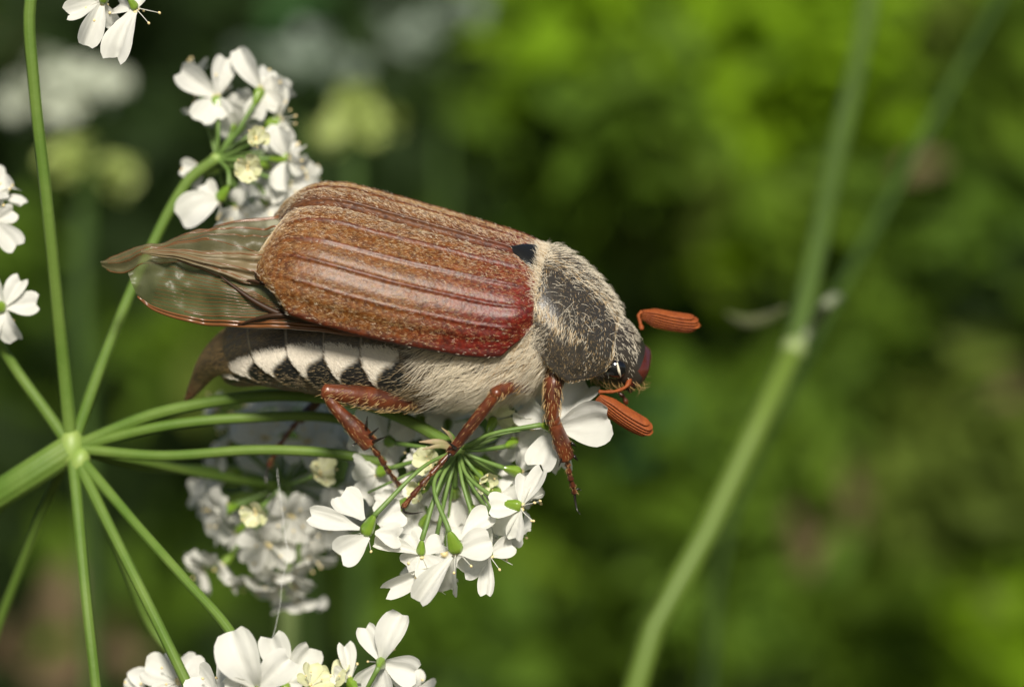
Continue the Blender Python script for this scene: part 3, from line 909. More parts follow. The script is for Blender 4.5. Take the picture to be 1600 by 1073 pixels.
# lens-side wing: lower lobe with the brown leading edge
low_edge = [(650, 532, 4.6), (560, 522, 5.0), (470, 512, 5.3), (368, 509, 5.2), (298, 502, 4.9), (240, 483, 4.4), (214, 462, 3.9)]
up_edge = [(650, 450, 3.0), (540, 430, 3.0), (440, 420, 3.0), (385, 412, 3.2), (310, 404, 3.2), (245, 402, 3.2), (200, 426, 3.4)]
vs = [(.0, .0, .995, .0, .19), (.05, .06, .97, .05, .12), (.12, .14, .80, .12, .07), (.35, .18, .62, .02, .08)]
vs += [(.42 + .012 * k, .22 + .03 * k, .93 - .008 * k, .12 + .072 * k, .026) for k in range(11)]
vs += [(.3, .45, .72, .98, .075), (.25, .5, .6, .9, .06), (.3, .3, .55, .7, .05)]
wing('lower', low_edge, up_edge, 2.2, .10, M_membrane, vs, label='lower lobe of the folded hind wing with brown leading edge', seed=3)
up2_edge = [(560, 350, -2.0), (470, 335, -1.8), (415, 342, -1.2), (362, 348, -.6), (300, 363, 0.0), (245, 382, .6), (205, 390, 1.0), (175, 398, 1.2), (157, 409, 1.3)]
lo2_edge = [(560, 470, 2.6), (470, 450, 2.6), (415, 440, 2.6), (362, 428, 2.6), (300, 412, 2.6), (245, 412, 2.4), (208, 421, 1.9), (178, 426, 1.6), (160, 418, 1.4)]
vs2 = [(.0, 1.0, .99, 1.0, .12), (.1, .93, .62, .97, .06), (.08, .72, .66, .84, .085), (.2, .6, .72, .7, .045), (.3, .35, .86, .5, .03), (.35, .2, .9, .35, .025), (.2, .02, .98, .02, .06), (.55, .45, .97, .6, .05), (.6, .3, .97, .4, .04)]
wing('upper', lo2_edge, up2_edge, 2.4, .16, M_membrane2, vs2, label='upper lobe of the folded hind wing, tip drawn out', seed=5)

M_membrane3 = membrane_mat('wing_membrane_fold', (.16, .135, .085), .28)
wing('fold', [(500, 480, 3.6), (400, 462, 4.0), (340, 432, 4.0), (290, 410, 3.8), (250, 402, 3.6), (222, 396, 3.4)], [(500, 400, 3.2), (400, 392, 3.4), (340, 394, 3.6), (290, 391, 3.6), (250, 389, 3.4), (219, 392, 3.3)], 3.5, .14, M_membrane3,
     [(.1, .03, .8, .03, .09), (.12, .3, .85, .5, .05), (.15, .55, .9, .75, .04), (.1, .95, .95, .95, .05), (.2, .45, .6, .2, .035)], n1=80, n2=44, label='crumpled tan pleat between the two wing lobes', seed=8)
M_hinge = mat('wing_hinge', (.035, .016, .007), rough=.5, spec=.25)
for pth, r in (([(540, 506, 4.6), (450, 494, 5.4), (400, 472, 5.2), (345, 432, 4.6)], [.3, .24, .18, .05]), ([(500, 500, 5.0), (440, 492, 5.6), (405, 497, 5.6), (372, 508, 5.4)], [.22, .18, .13, .06]), ([(520, 470, 4.4), (440, 455, 5.1), (402, 440, 4.8), (372, 438, 4.4)], [.25, .2, .12, .05])):
    g = Geo(); tube(g, resample([PW(*q) for q in pth], 30), r, 8)
    mobj('wing_strut', g, M_hinge, beetle)

# ---------------------------------------------------------------- the flowering umbel
umbel = empty('white_umbel', P(110, 705, 10))
tag(umbel, 'white flowering umbel whose thin green rays spread from one pale hub, beetle sitting on it', 'flower')
HUBP = P(112, 700, 10)

def petal_mesh(i, cream=False):
    rng = np.random.default_rng(100 + i)
    n1, n2 = 15, 13
    t = np.linspace(0, 1, n1)[:, None]; j = np.linspace(-1, 1, n2)[None, :]
    wid = pchip(t, [0, .15, .45, .72, .9, 1], [.07, .16, .36, .45, .41, .27]) * rng.uniform(.9, 1.1)
    notch = rng.uniform(.04, .17)
    asym = rng.uniform(-.06, .06)
    x = t * (1 - notch * (1 - np.abs(j + asym) ** .8).clip(0, 1) * sstep(.55, 1, t)) * np.ones_like(j)
    y = wid * j
    z = rng.uniform(-.05, .2) * np.sin(t * math.pi) + rng.uniform(.05, .22) * j ** 2 * wid * 2 - .07 * np.exp(-(j / .25) ** 2) * sstep(.1, .6, t) + rng.uniform(-.22, .1) * t ** 3
    z = z + rng.normal(0, .006, z.shape) + .03 * np.sin(j * 5 + i) * t + .012 * np.cos(j * 14) * np.sin(t * 3) + .03 * np.sin(t * 7 + i) * j
    g = Geo(); g.add(np.stack([x, y, z], -1).reshape(-1, 3), grid_faces(n1, n2))
    return make_mesh('petal', g, M_cream if cream else M_petal, A(0, 0, 0))
PETALS = [petal_mesh(i) for i in range(7)]
PETALC = [petal_mesh(i, True) for i in range(3)]

def ovary_mesh():
    # two ridged green halves, axis +x, length 1, radius .3
    g = Geo()
    n1, n2 = 16, 28
    s = np.linspace(0, 1, n1)[:, None]; ph = np.linspace(0, 2 * math.pi, n2, endpoint=False)[None, :]
    r = pchip(s, [0, .1, .45, .8, 1], [.07, .14, .27, .34, .25])
    r = r * (1 - .13 * np.abs(np.cos(ph)) ** 10 + .045 * np.cos(ph * 8))
    V = np.stack([s + 0 * ph, r * np.cos(ph) * .85, r * np.sin(ph)], -1).reshape(-1, 3)
    F = grid_faces(n1, n2, close_v=True); F.append(tuple((n1 - 1) * n2 + j for j in range(n2)))
    g.add(V, F)
    return make_mesh('ovary', g, M_ovary, A(0, 0, 0))
OVARY = ovary_mesh()

def centre_mesh(i):
    # nectar disc, two styles, five stamens; axis +x
    rng = np.random.default_rng(300 + i)
    g = Geo()
    for sgn in (1, -1):
        ball(g, A(.12, .0, .16 * sgn), np.eye(3), .13, .17, .17, 7, 9, 0)
    for k in range(5):
        an = k * 1.2566 + rng.uniform(-.3, .3)
        rd = A(0, math.cos(an), math.sin(an))
        L = rng.uniform(1.0, 1.6)
        e = rd * L * rng.uniform(.5, .9) + A(L * rng.uniform(.5, .9), 0, 0)
        tube(g, resample([rd * .12, rd * L * .35 + A(L * .25, 0, 0), e], 7), [.035, .028, .022], 5, 1)
        if rng.random() < .85:
            ball(g, e, np.eye(3), .11, .09, .09, 6, 8, 2)
    return make_mesh('flower_centre', g, [M_disc, M_petal, M_anther], A(0, 0, 0))
CENTRES = [centre_mesh(i) for i in range(4)]

def basis(n, roll=0.0):
    n = unit(n)
    up = A(0, 0, 1) if abs(n[2]) < .9 else A(1, 0, 0)
    a = unit(np.cross(up, n)); b = np.cross(n, a)
    return n, a * math.cos(roll) + b * math.sin(roll), b * math.cos(roll) - a * math.sin(roll)

NPET = [0]
def flower(umb, hub, pos, n, L=2.0, roll=0.0, cream=False, npet=5, spread=.25, rad=None, ped=.13, bend=None, seed=0, ov=1.25, centre=True, big=None, pet=None):
    rng = np.random.default_rng(seed + 5000)
    n, a, b = basis(n, roll)
    base = pos - n * ov
    # pedicel from the umbellet's heart to the ovary
    mid = (hub + base) / 2 + (bend if bend is not None else unit(base - hub) * .3 - n * np.linalg.norm(base - hub) * .18)
    g = Geo(); tube(g, resample([hub, mid, base], 14), [ped * 1.15, ped * .9, ped, ped * 1.3], 8)
    mobj('pedicel', g, M_ped, umb)
    place('ovary', OVARY, umb, base, np.stack([n, a, b], 1), (ov, ov * .95, ov * .95))
    if centre:
        place('flower_centre', CENTRES[rng.integers(4)], umb, pos, np.stack([n, a, b], 1), .95 if not cream else .7)
    if pet is not None:
        for q in pet:
            tip = P(q[0], q[1], q[2]); b0 = pos if len(q) < 6 else P(q[4], q[5], (pos[1] + q[2]) / 2)
            rr = unit(tip - b0); l = np.linalg.norm(tip - b0) * 1.08
            cdir = unit(A(rng.normal(0, .25), -1, rng.normal(0, .25)) - n * .35)
            tg = unit(np.cross(cdir, rr)); nn = np.cross(rr, tg)
            wsc = q[3] / S / .86
            place('petal', PETALS[rng.integers(7)], umb, b0, np.stack([rr, tg, nn], 1), (l, wsc, (l + wsc) / 2))
            NPET[0] += 1
        npet = 0
    for k in range(npet):
        an = 2 * math.pi * k / 5 + rng.uniform(-.14, .14)
        rd = a * math.cos(an) + b * math.sin(an)
        tl = spread + rng.uniform(-.25, .25)
        rr = unit(rd * math.cos(tl) + n * math.sin(tl)); tg = np.cross(n, rd); nn = np.cross(rr, tg)
        l = L * rng.uniform(.85, 1.12)
        if big is not None and k in big: l = L * big[k]
        R = np.stack([rr, tg, nn], 1)
        place('petal', (PETALC if cream else PETALS)[rng.integers(3 if cream else 7)], umb, pos + rd * .14 + n * .04, R, (l, l * rng.uniform(.92, 1.1), l))
        NPET[0] += 1

def umbellet(hubpx, ray_mid, flowers, label=None, rr=.4):
    rr = rr * .88
    """hubpx=(px,py,dep); flowers: list of dicts"""
    hub = P(*hubpx)
    pts = [HUBP] + [P(*q) for q in ray_mid] + [hub]
    g = Geo(); tube(g, resample(pts, 40), [rr * 1.15, rr, rr * .95, rr * 1.05], 32, ridge=8)
    mobj('ray', g, M_ray, umbel)
    g = Geo(); ball(g, hub, np.eye(3), .45, .4, .4, 10, 14)
    u = mobj('umbellet', g, M_hub, umbel)
    if label: u['label'] = label
    for i, fl in enumerate(flowers):
        q = dict(fl); pos = P(*q.pop('at')); n = A(*q.pop('n'))
        flower(u, hub, pos, n, seed=int(hubpx[0]) * 7 + i * 13, **q)
    return u, hub

def fl(px, py, dep, n, L=2.0, **k):
    # n = (right, up, away) -> world axes
    d = dict(at=(px, py, dep), n=(n[0], n[2], n[1]), L=L); d.update(k); return d

# the umbellet that carries the beetle
front = [
    fl(868, 668, 3, (.72, -.15, .62), roll=.5, pet=[(950, 655, 1.5, 66), (920, 598, 4.5, 52), (842, 728, 3, 50), (818, 638, 5, 46), (878, 735, 5, 36)]),
    fl(814, 792, 1, (.95, -.2, -.1), roll=.3, pet=[(848, 734, .8, 27), (820, 742, 1.6, 27), (766, 790, .6, 42), (806, 840, 1.2, 27), (780, 838, 2.0, 34)]),
    fl(714, 862, .3, (.30, -.85, .40), roll=1.1, ov=1.5, bend=A(-1.2, -.6, .4), pet=[(655, 934, -.6, 34, 706, 870), (606, 922, 1.5, 30, 690, 884), (762, 846, -.2, 46), (764, 802, 1.0, 42, 722, 838), (700, 925, 2, 34)]),
    fl(570, 834, .3, (-.42, -.8, .40), roll=.2, ov=1.45, pet=[(486, 806, -.2, 32, 562, 826), (532, 776, 1.4, 46, 568, 812), (531, 868, -.3, 46, 576, 838), (626, 838, .4, 40, 586, 832), (626, 798, 1.2, 42, 588, 816)]),
    fl(657, 866, 1.2, (-.10, -.9, .35), roll=.9, ov=1.0, pet=[(590, 846, .8, 24), (676, 896, .8, 46), (636, 884, 1.5, 34), (690, 850, 2.0, 34), (640, 832, 2.4, 36)]),
    fl(672, 893, 4, (-.15, -.92, .3), 2.0, roll=.4),
    fl(764, 868, 2, (.42, -.85, .2), roll=1.0, pet=[(760, 928, 1.4, 24), (724, 894, 1.6, 36), (800, 850, 1.8, 36), (744, 830, 2.4, 40)]),
    fl(604, 688, 8, (-.5, .1, .85), 2.3, roll=.1),
    fl(805, 690, 6, (.5, .2, .8), 1.8, roll=.7),
    fl(778, 772, 5, (.5, -.5, .7), 1.8, roll=.2),
    fl(742, 808, 5, (.2, -.7, .7), 1.8, roll=.6),
    fl(626, 792, 5, (-.5, -.5, .7), 1.8, roll=.4),
    fl(812, 738, 5, (.8, -.25, .5), 1.7, roll=.9),
    fl(838, 640, 7, (.45, .45, .75), 2.0, roll=.1),
    fl(772, 655, 5, (.3, .6, .6), 1.4, roll=.3, cream=True),
    fl(655, 650, 9, (-.25, .5, .8), 2.0, roll=.5),
    fl(672, 724, 4.2, (-.35, .3, -.85), 1.15, roll=.5, cream=True, spread=.8, bend=A(-.3, .6, .3)),
    fl(655, 764, 4.2, (-.5, -.2, -.8), .8, roll=.1, cream=True, spread=.9, bend=A(0, .6, 0)),
    fl(712, 775, 6, (.0, -.5, .85), 1.8, roll=.8),
    fl(590, 738, 7, (-.7, -.25, .6), 1.9, roll=.3),
    fl(794, 832, 4, (.65, -.6, .3), 1.7, roll=.5),
    fl(752, 748, 4, (.35, -.3, -.4), .9, roll=.5, cream=True, spread=.9),
    fl(660, 820, 5, (-.3, -.6, .7), 1.8, roll=.7),
    fl(700, 660, 9, (.0, .4, .9), 2.0, roll=.2),
]
FU, FH = umbellet((716, 703, 4), [(250, 645, 9.3), (420, 618, 8.5), (560, 630, 7.0), (650, 663, 5.5)], front, 'sharp white flower cluster under the beetle', .42)
# dry bracts at its heart
for k, (q, sz) in enumerate([((655, 690, 3.4), .26), ((690, 668, 2.6), .22), ((660, 702, 3.0), .2), ((700, 672, 3.2), .24)]):
    g = Geo(); e = P(*q)
    tube(g, resample([FH, (FH + e) / 2 + A(0, -.3, .25), e], 10), [.1, sz, sz * .7, .03], 8, flat=.25)
    mobj('bract', g, M_bract if k < 3 else M_ped, FU)

# softer umbellet above the wings
rngB = np.random.default_rng(5)
up = [fl(338, 152, 13, (-.1, .7, .3), pet=[(282, 112, 12, 42), (352, 92, 13, 36), (312, 190, 12, 42), (372, 200, 14, 52), (352, 178, 12, 30)]),
      fl(408, 140, 13, (.3, .75, .4), pet=[(373, 82, 12, 34), (418, 112, 14, 30), (436, 165, 13, 36), (400, 185, 13, 36)]),
      fl(436, 185, 14, (.8, .45, .1), pet=[(420, 125, 13, 30), (440, 140, 14, 26), (428, 232, 13, 34), (452, 220, 14, 30)]),
      fl(450, 245, 13, (.95, .1, -.1), pet=[(432, 205, 12, 34), (476, 262, 13, 34), (440, 290, 12, 38), (470, 228, 14, 24)]),
      fl(452, 288, 14, (.9, -.3, .0), pet=[(478, 285, 14, 34), (470, 320, 14, 34), (428, 310, 13, 36), (436, 268, 13, 30)]),
      fl(400, 218, 9, (.2, .1, -.95), .9, cream=True, spread=.9), fl(387, 262, 9, (.1, -.2, -.95), 1.05, cream=True, spread=.7), fl(420, 318, 14, (.5, -.75, .1), pet=[(440, 350, 13, 38), (400, 352, 13, 34), (396, 300, 12, 34)]),
      fl(370, 322, 14, (.1, -.95, -.1), pet=[(350, 350, 14, 34), (388, 348, 14, 34), (376, 300, 13, 28)]), fl(342, 312, 12, (-.5, -.6, .4), pet=[(286, 338, 11, 62), (320, 288, 12, 30)]),
      fl(318, 268, 14, (-.9, -.1, .3), pet=[(284, 262, 14, 30), (296, 285, 14, 30)]), fl(365, 190, 15, (0, .6, .8), 1.9), fl(420, 260, 15, (.6, 0, .8), 1.9, roll=.8), fl(405, 300, 16, (.4, -.4, .8), 2.0)]
UB, HB = umbellet((338, 248, 13), [(170, 540, 11), (232, 395, 12.5), (292, 285, 13)], up, 'blurred white flower cluster above the hind wings', .4)

# larger blurred umbellet under the abdomen
low = []
for k, (x, y, dp, n, L) in enumerate([
    (330, 770, 17, (-.8, 0, .3), 2.0), (470, 770, 16, (.3, .1, .8), 2.2), (420, 730, 16, (-.2, .2, .8), 2.2), (370, 830, 15, (-.6, -.5, .4), 2.0), (550, 800, 16, (.8, -.4, .3), 2.0), (510, 690, 17, (.4, .6, .4), 2.0), (465, 930, 15, (.1, -.9, .1), 2.1), (320, 890, 14, (-.8, -.4, 0), 1.8),
    (385, 652, 14, (-.4, .8, -.1), 2.0), (450, 640, 17, (.0, .9, .2), 2.1), (515, 655, 16, (.4, .8, -.1), 2.0), (360, 690, 13, (-.7, .5, -.3), 2.2), (415, 685, 11, (-.2, .5, -.8), 2.0),
    (480, 690, 11, (.3, .5, -.8), 2.1), (535, 705, 14, (.8, .4, -.2), 2.2), (355, 735, 13, (-.9, .1, -.3), 2.2), (540, 760, 13, (.9, -.1, -.3), 2.3), (500, 740, 10, (.4, .2, -.85), 1.8),
    (345, 800, 12, (-.85, -.35, -.3), 2.4), (400, 800, 10, (-.3, -.3, -.9), 1.8), (455, 805, 10, (.1, -.4, -.9), 2.0), (505, 810, 11, (.5, -.4, -.7), 2.1), (350, 880, 13, (-.6, -.75, -.2), 2.3),
    (395, 905, 13, (-.3, -.9, -.2), 2.3), (440, 895, 12, (.0, -.95, -.3), 2.2), (480, 870, 12, (.3, -.85, -.4), 2.2), (525, 840, 14, (.75, -.6, -.1), 2.2), (420, 850, 10, (-.1, -.6, -.8), 2.0)]):
    low.append(fl(x, y, dp + 5, n, L * .93, roll=k * .37) if k not in (17, 19) else fl(x, y, dp, n, 1.1, cream=True, spread=.7))
UC, HC = umbellet((440, 758, 18), [(200, 715, 11.5), (330, 742, 15)], low, 'blurred white flower cluster below the beetle', .36)

def florets(u, hub, spots, L, seed):
    """the crowd of tiny half-hidden florets inside a cluster"""
    rng = np.random.default_rng(seed); g = Geo()
    pet = np.array([v.co[:] for v in PETALS[1].vertices]) / K; pf = [tuple(p.vertices) for p in PETALS[1].polygons]
    for (px, py, dep, n) in spots:
        for _ in range(n):
            c = P(px + rng.normal(0, 20), py + rng.normal(0, 20), dep + rng.normal(0, 1.0))
            nn, a, b = basis(unit(unit(c - hub) + rng.normal(0, .35, 3)), rng.uniform(0, 6))
            tube(g, resample([hub, (hub + c) / 2 + nn * .3, c], 5), .09, 5, 1)
            ball(g, c + nn * .1, np.stack([nn, a, b]), .22, .3, .3, 6, 8, 2)
            for k in range(5):
                an = 1.2566 * k + rng.uniform(-.2, .2); rd = a * math.cos(an) + b * math.sin(an); tl = rng.uniform(-.1, .7)
                r3 = unit(rd * math.cos(tl) + nn * math.sin(tl)); tg = np.cross(nn, rd)
                l = L * rng.uniform(.7, 1.15)
                g.add(c + (pet * l) @ np.stack([r3, tg, np.cross(r3, tg)]), pf, 0)
                if rng.random() < .5:
                    e = c + rd * .5 + nn * rng.uniform(.8, 1.3)
                    tube(g, resample([c, c + rd * .25 + nn * .5, e], 4), .028, 4, 0); ball(g, e, np.eye(3), .1, .09, .09, 5, 6, 3)
    o = mobj('floret_crowd', g, [M_petal, M_ped, M_disc, M_anther], u)
    o['kind'] = 'stuff'
florets(UB, HB, [(320, 140, 15, 1), (365, 130, 16, 1), (430, 170, 16, 2), (440, 215, 16, 2), (450, 260, 16, 2), (440, 305, 17, 2), (400, 330, 17, 1), (350, 335, 16, 1), (345, 190, 16, 1), (395, 170, 16, 1)], 1.35, 61)
florets(UC, HC, [(360, 670, 20, 1), (430, 655, 22, 1), (500, 660, 22, 1), (540, 720, 20, 1), (345, 780, 18, 1), (430, 890, 18, 1), (500, 860, 18, 1), (545, 800, 19, 1)], 1.4, 62)
florets(FU, FH, [(640, 720, 8, 2), (620, 770, 7, 2), (680, 790, 8, 2), (740, 770, 8, 2), (790, 740, 8, 2), (820, 690, 8, 2), (760, 660, 9, 2), (700, 840, 7, 2), (780, 820, 6, 2), (840, 770, 5, 1), (600, 800, 6, 1)], 1.25, 63)
# bottom edge
umbellet((395, 1085, 1), [(205, 810, 7), (290, 906, 4), (366, 996, 2)],
         [fl(402, 1075, -1.5, (.1, .35, .3), ov=.9, pet=[(362, 995, -2.5, 68), (450, 1030, -2.5, 50), (350, 1073, -2, 44)]), fl(448, 1068, 5, (.1, .75, .4), pet=[(424, 994, 5, 46), (486, 1012, 5, 46), (500, 1072, 5, 40)]), fl(485, 1072, 3, (.5, .5, -.6), 1.3, roll=.2, cream=True), fl(340, 1090, 0, (-.5, .5, -.6), 2.2)], 'white flower cluster with a heart-shaped petal', .36)
umbellet((555, 1110, 5), [(180, 850, 11), (250, 1000, 13), (400, 1110, 10)],
         [fl(596, 1034, 3, (.1, .15, .9), pet=[(622, 963, 2.5, 46), (570, 980, 3, 36), (650, 1050, 3, 46), (602, 1088, 3, 36), (562, 1070, 3.5, 34)]), fl(546, 1062, 4, (-.3, .4, .5), pet=[(540, 1006, 4, 28), (520, 1050, 4, 30), (575, 1070, 4, 30)]), fl(520, 1068, 4, (-.4, .5, -.6), 1.3, roll=.1, cream=True), fl(640, 1085, 5, (.7, .1, -.6), 1.8)], 'small open white flowers on a hidden ray', .3)
umbellet((330, 1150, 3), [(165, 810, 7.5), (215, 910, 5.5), (262, 1005, 4), (298, 1080, 3.2)],
         [fl(278, 1066, 6, (.1, .6, -.7), 2.1, roll=.3), fl(225, 1085, 7, (-.5, .6, -.5), 1.9, roll=.6)], None, .38)
# top left
umbellet((165, -35, 4), [(98, 560, 9), (75, 330, 6), (52, 120, 4.5), (48, 0, 4), (80, -60, 4)],
         [fl(160, 2, 2, (-.3, -.5, .6), pet=[(106, 22, 2, 32), (136, 66, 1.5, 34), (178, 40, 3, 28), (130, -15, 3, 34)]), fl(212, 14, 2, (.35, -.6, .4), ov=.9, pet=[(176, 88, 1, 46), (222, -18, 2, 28), (180, 4, 3, 36)])], 'white flowers hanging in at the top edge', .43)
# left edge
umbellet((-40, 430, 9), [(70, 640, 10), (20, 570, 10), (-20, 500, 9)],
         [fl(-8, 345, 8, (.5, .5, .4), pet=[(26, 385, 8, 38), (22, 330, 8, 30), (8, 290, 9, 32), (-30, 320, 9, 32)]), fl(6, 480, 8, (.45, .0, .7), pet=[(58, 474, 8, 38), (32, 435, 8, 32), (22, 530, 8, 40), (-18, 525, 8, 36), (-14, 440, 8, 32)]), fl(-8, 300, 9, (.5, .7, -.3), 1.8)], None, .4)
# rays that leave the frame or end behind the beetle
def bare_ray(pts, r=.38):
    r = r * .88
    g = Geo(); tube(g, resample([HUBP] + [P(*q) for q in pts], 40), [r * 1.1, r, r * .95], 32, ridge=8)
    mobj('ray', g, M_ray, umbel)
bare_ray([(260, 665, 9), (400, 652, 9), (520, 653, 9.5), (640, 690, 12)], .36)
bare_ray([(250, 712, 8.5), (400, 703, 7.5), (520, 708, 7), (600, 722, 7.5)], .36)
bare_ray([(220, 728, 13), (340, 738, 17), (470, 790, 20)], .34)
bare_ray([(122, 800, 8), (134, 930, 6), (150, 1075, 5), (160, 1200, 5)], .38)
bare_ray([(70, 790, 14), (35, 880, 17), (-10, 1000, 20), (-40, 1120, 22)], .36)
# hub and stalk
g = Geo()
ball(g, HUBP, [A(0, 0, 1), A(1, 0, 0), A(0, 1, 0)], 1.35, .85, .9, 14, 18)
ball(g, P(125, 722, 9.6), [A(.3, 0, 1), A(1, 0, -.3), A(0, 1, 0)], .9, .62, .7, 12, 16)
mobj('hub', g, M_hub, umbel)
g = Geo(); tube(g, resample([HUBP, P(60, 722, 10.5), P(-10, 778, 12), P(-110, 900, 14), P(-190, 1080, 18), P(-260, 1500, 30), P(-300, 4000, 60), P(-300, 11600, 60)], 90), [.95, 1.12, 1.15, 1.2, 1.3, 1.4, 1.5, 1.6], 48, ridge=12)
mobj('stalk', g, M_ray, umbel)

# silk thread
g = Geo()
tube(g, resample([P(432, 728, 9), P(436, 760, 8), P(445, 830, 6), P(449, 872, 6), P(441, 905, 6), P(438, 940, 6), P(429, 985, 6), P(421, 1010, 6)], 60), .010, 5)
tube(g, resample([P(446, 845, 6), P(456, 875, 6), P(448, 880, 6)], 14), .009, 5)
tag(mobj('silk_thread', g, M_silk), 'fine pale silk thread dangling in front of the blurred flower cluster', 'thread')

# ---------------------------------------------------------------- setting and background
def sheet(name, z, half, matl):
    g = Geo(); n = 41
    q = np.linspace(-1, 1, n); q = np.sign(q) * np.abs(q) ** 3 * half
    X, Y = np.meshgrid(q, q, indexing='ij')
    Z = z + 18 * (vnoise(np.stack([X.ravel(), Y.ravel(), 0 * X.ravel()], 1), .004, 4) - .5)
    g.add(np.stack([X.ravel(), Y.ravel(), Z], 1), [q2[::-1] for q2 in grid_faces(n, n)])
    return mobj(name, g, matl, origin=A(0, 0, z))
M_ground = mat('soil', (.035, .026, .014), rough=.9, noise=(.02, (.05, .06, .02), .2))
ground = sheet('ground', 0, 60000, M_ground)
ground['kind'] = 'structure'

def leaf_mat(name, c, c2, trans=.35, rough=.4):
    return mat(name, c, rough=.65, spec=.15, noise=(.03, c2, .2), trans=trans)
LM = {  # leaf tones; besides hue they carry bright patches and shaded gaps
    'lime': leaf_mat('leaf_lime', (.22, .36, .008), (.15, .28, .008), .45),
    'mid': leaf_mat('leaf_mid', (.11, .185, .010), (.06, .12, .012), .35),
    'dark': leaf_mat('leaf_shade', (.013, .027, .005), (.018, .036, .006), .2),  # near-black green: deep shade between the plants, put into the leaf colour
    'cool': leaf_mat('leaf_cool', (.05, .12, .035), (.035, .09, .025), .3),
    'olive': leaf_mat('leaf_olive', (.12, .165, .022), (.08, .12, .015), .35),
    'dry': leaf_mat('leaf_dry', (.17, .125, .065), (.13, .09, .05), .2),
}
def add_leaf(g, c, ax, nrm, L, W):
    ax = unit(ax); sd = unit(np.cross(nrm, ax)); nn = np.cross(ax, sd)
    v = [c - ax * L * .5]
    for t, w in ((.22, .75), (.5, 1.0), (.78, .62)):
        m = c + ax * L * (t - .5) + nn * L * .10 * math.sin(t * 3.1)
        v += [m - sd * W * .5 * w + nn * W * .12, m - nn * W * .06, m + sd * W * .5 * w + nn * W * .12]
    v.append(c + ax * L * .5 - nn * L * .05)
    f = [(0, 2, 1), (0, 3, 2), (1, 2, 5, 4), (2, 3, 6, 5), (4, 5, 8, 7), (5, 6, 9, 8), (7, 8, 10), (8, 9, 10)]
    g.add(np.array(v), f)

def foliage(name, clumps, label, seed):
    """clumps: (px, py, depth mm, radius px, count, leaf mm, tone, facing)"""
    rng = np.random.default_rng(seed)
    geos = {k: Geo() for k in LM}
    for (px, py, dep, rpx, cnt, lf, tone, face) in clumps:
        c = P(px, py, dep); R = rpx / S * (1 + dep / D)
        for _ in range(cnt):
            q = rng.normal(0, .5, 3); q[1] *= .8
            pos = c + q * R
            if pos[2] < 10: continue
            nrm = unit(A(*rng.normal(0, .55, 3)) + A(.1, -.55, .75) * face)
            ax = unit(A(*rng.normal(0, 1, 3)) + A(0, 0, -.2))
            ax = unit(ax - nrm * np.dot(ax, nrm))
            l = lf * rng.uniform(.6, 1.3)
            add_leaf(geos[tone], pos, ax, nrm, l, l * rng.uniform(.35, .6))
    g = Geo(); mats = []
    for k, gg in geos.items():
        if gg.n:
            g.add(gg.V(), gg.f, len(mats)); mats.append(LM[k])
    return tag(mobj(name, g, mats, smooth=False), label, 'undergrowth', kind='stuff')

wall = []
rngw = np.random.default_rng(2)
# deep hedge that closes the view, its inner shade put into dark leaf colour
for _ in range(420):
    wall.append((rngw.uniform(-700, 2300), rngw.uniform(-700, 1500), rngw.uniform(1300, 2600), 240, 46, 75, 'dark' if rngw.random() < .8 else 'cool', .5))
# it runs on to both sides, out of the picture
rngo = np.random.default_rng(77)
for _ in range(330):
    q = rngo.uniform(900, 4300) * (1 if rngo.random() < .5 else -1)
    wall.append((800 + q, rngo.uniform(-700, 1500), rngo.uniform(900, 1900), 330, 34, 110, 'dark' if rngo.random() < .8 else 'cool', .5))
foliage('hedge_foliage', wall, 'leafy thicket in shade-darkened green behind the meadow plants', 21)
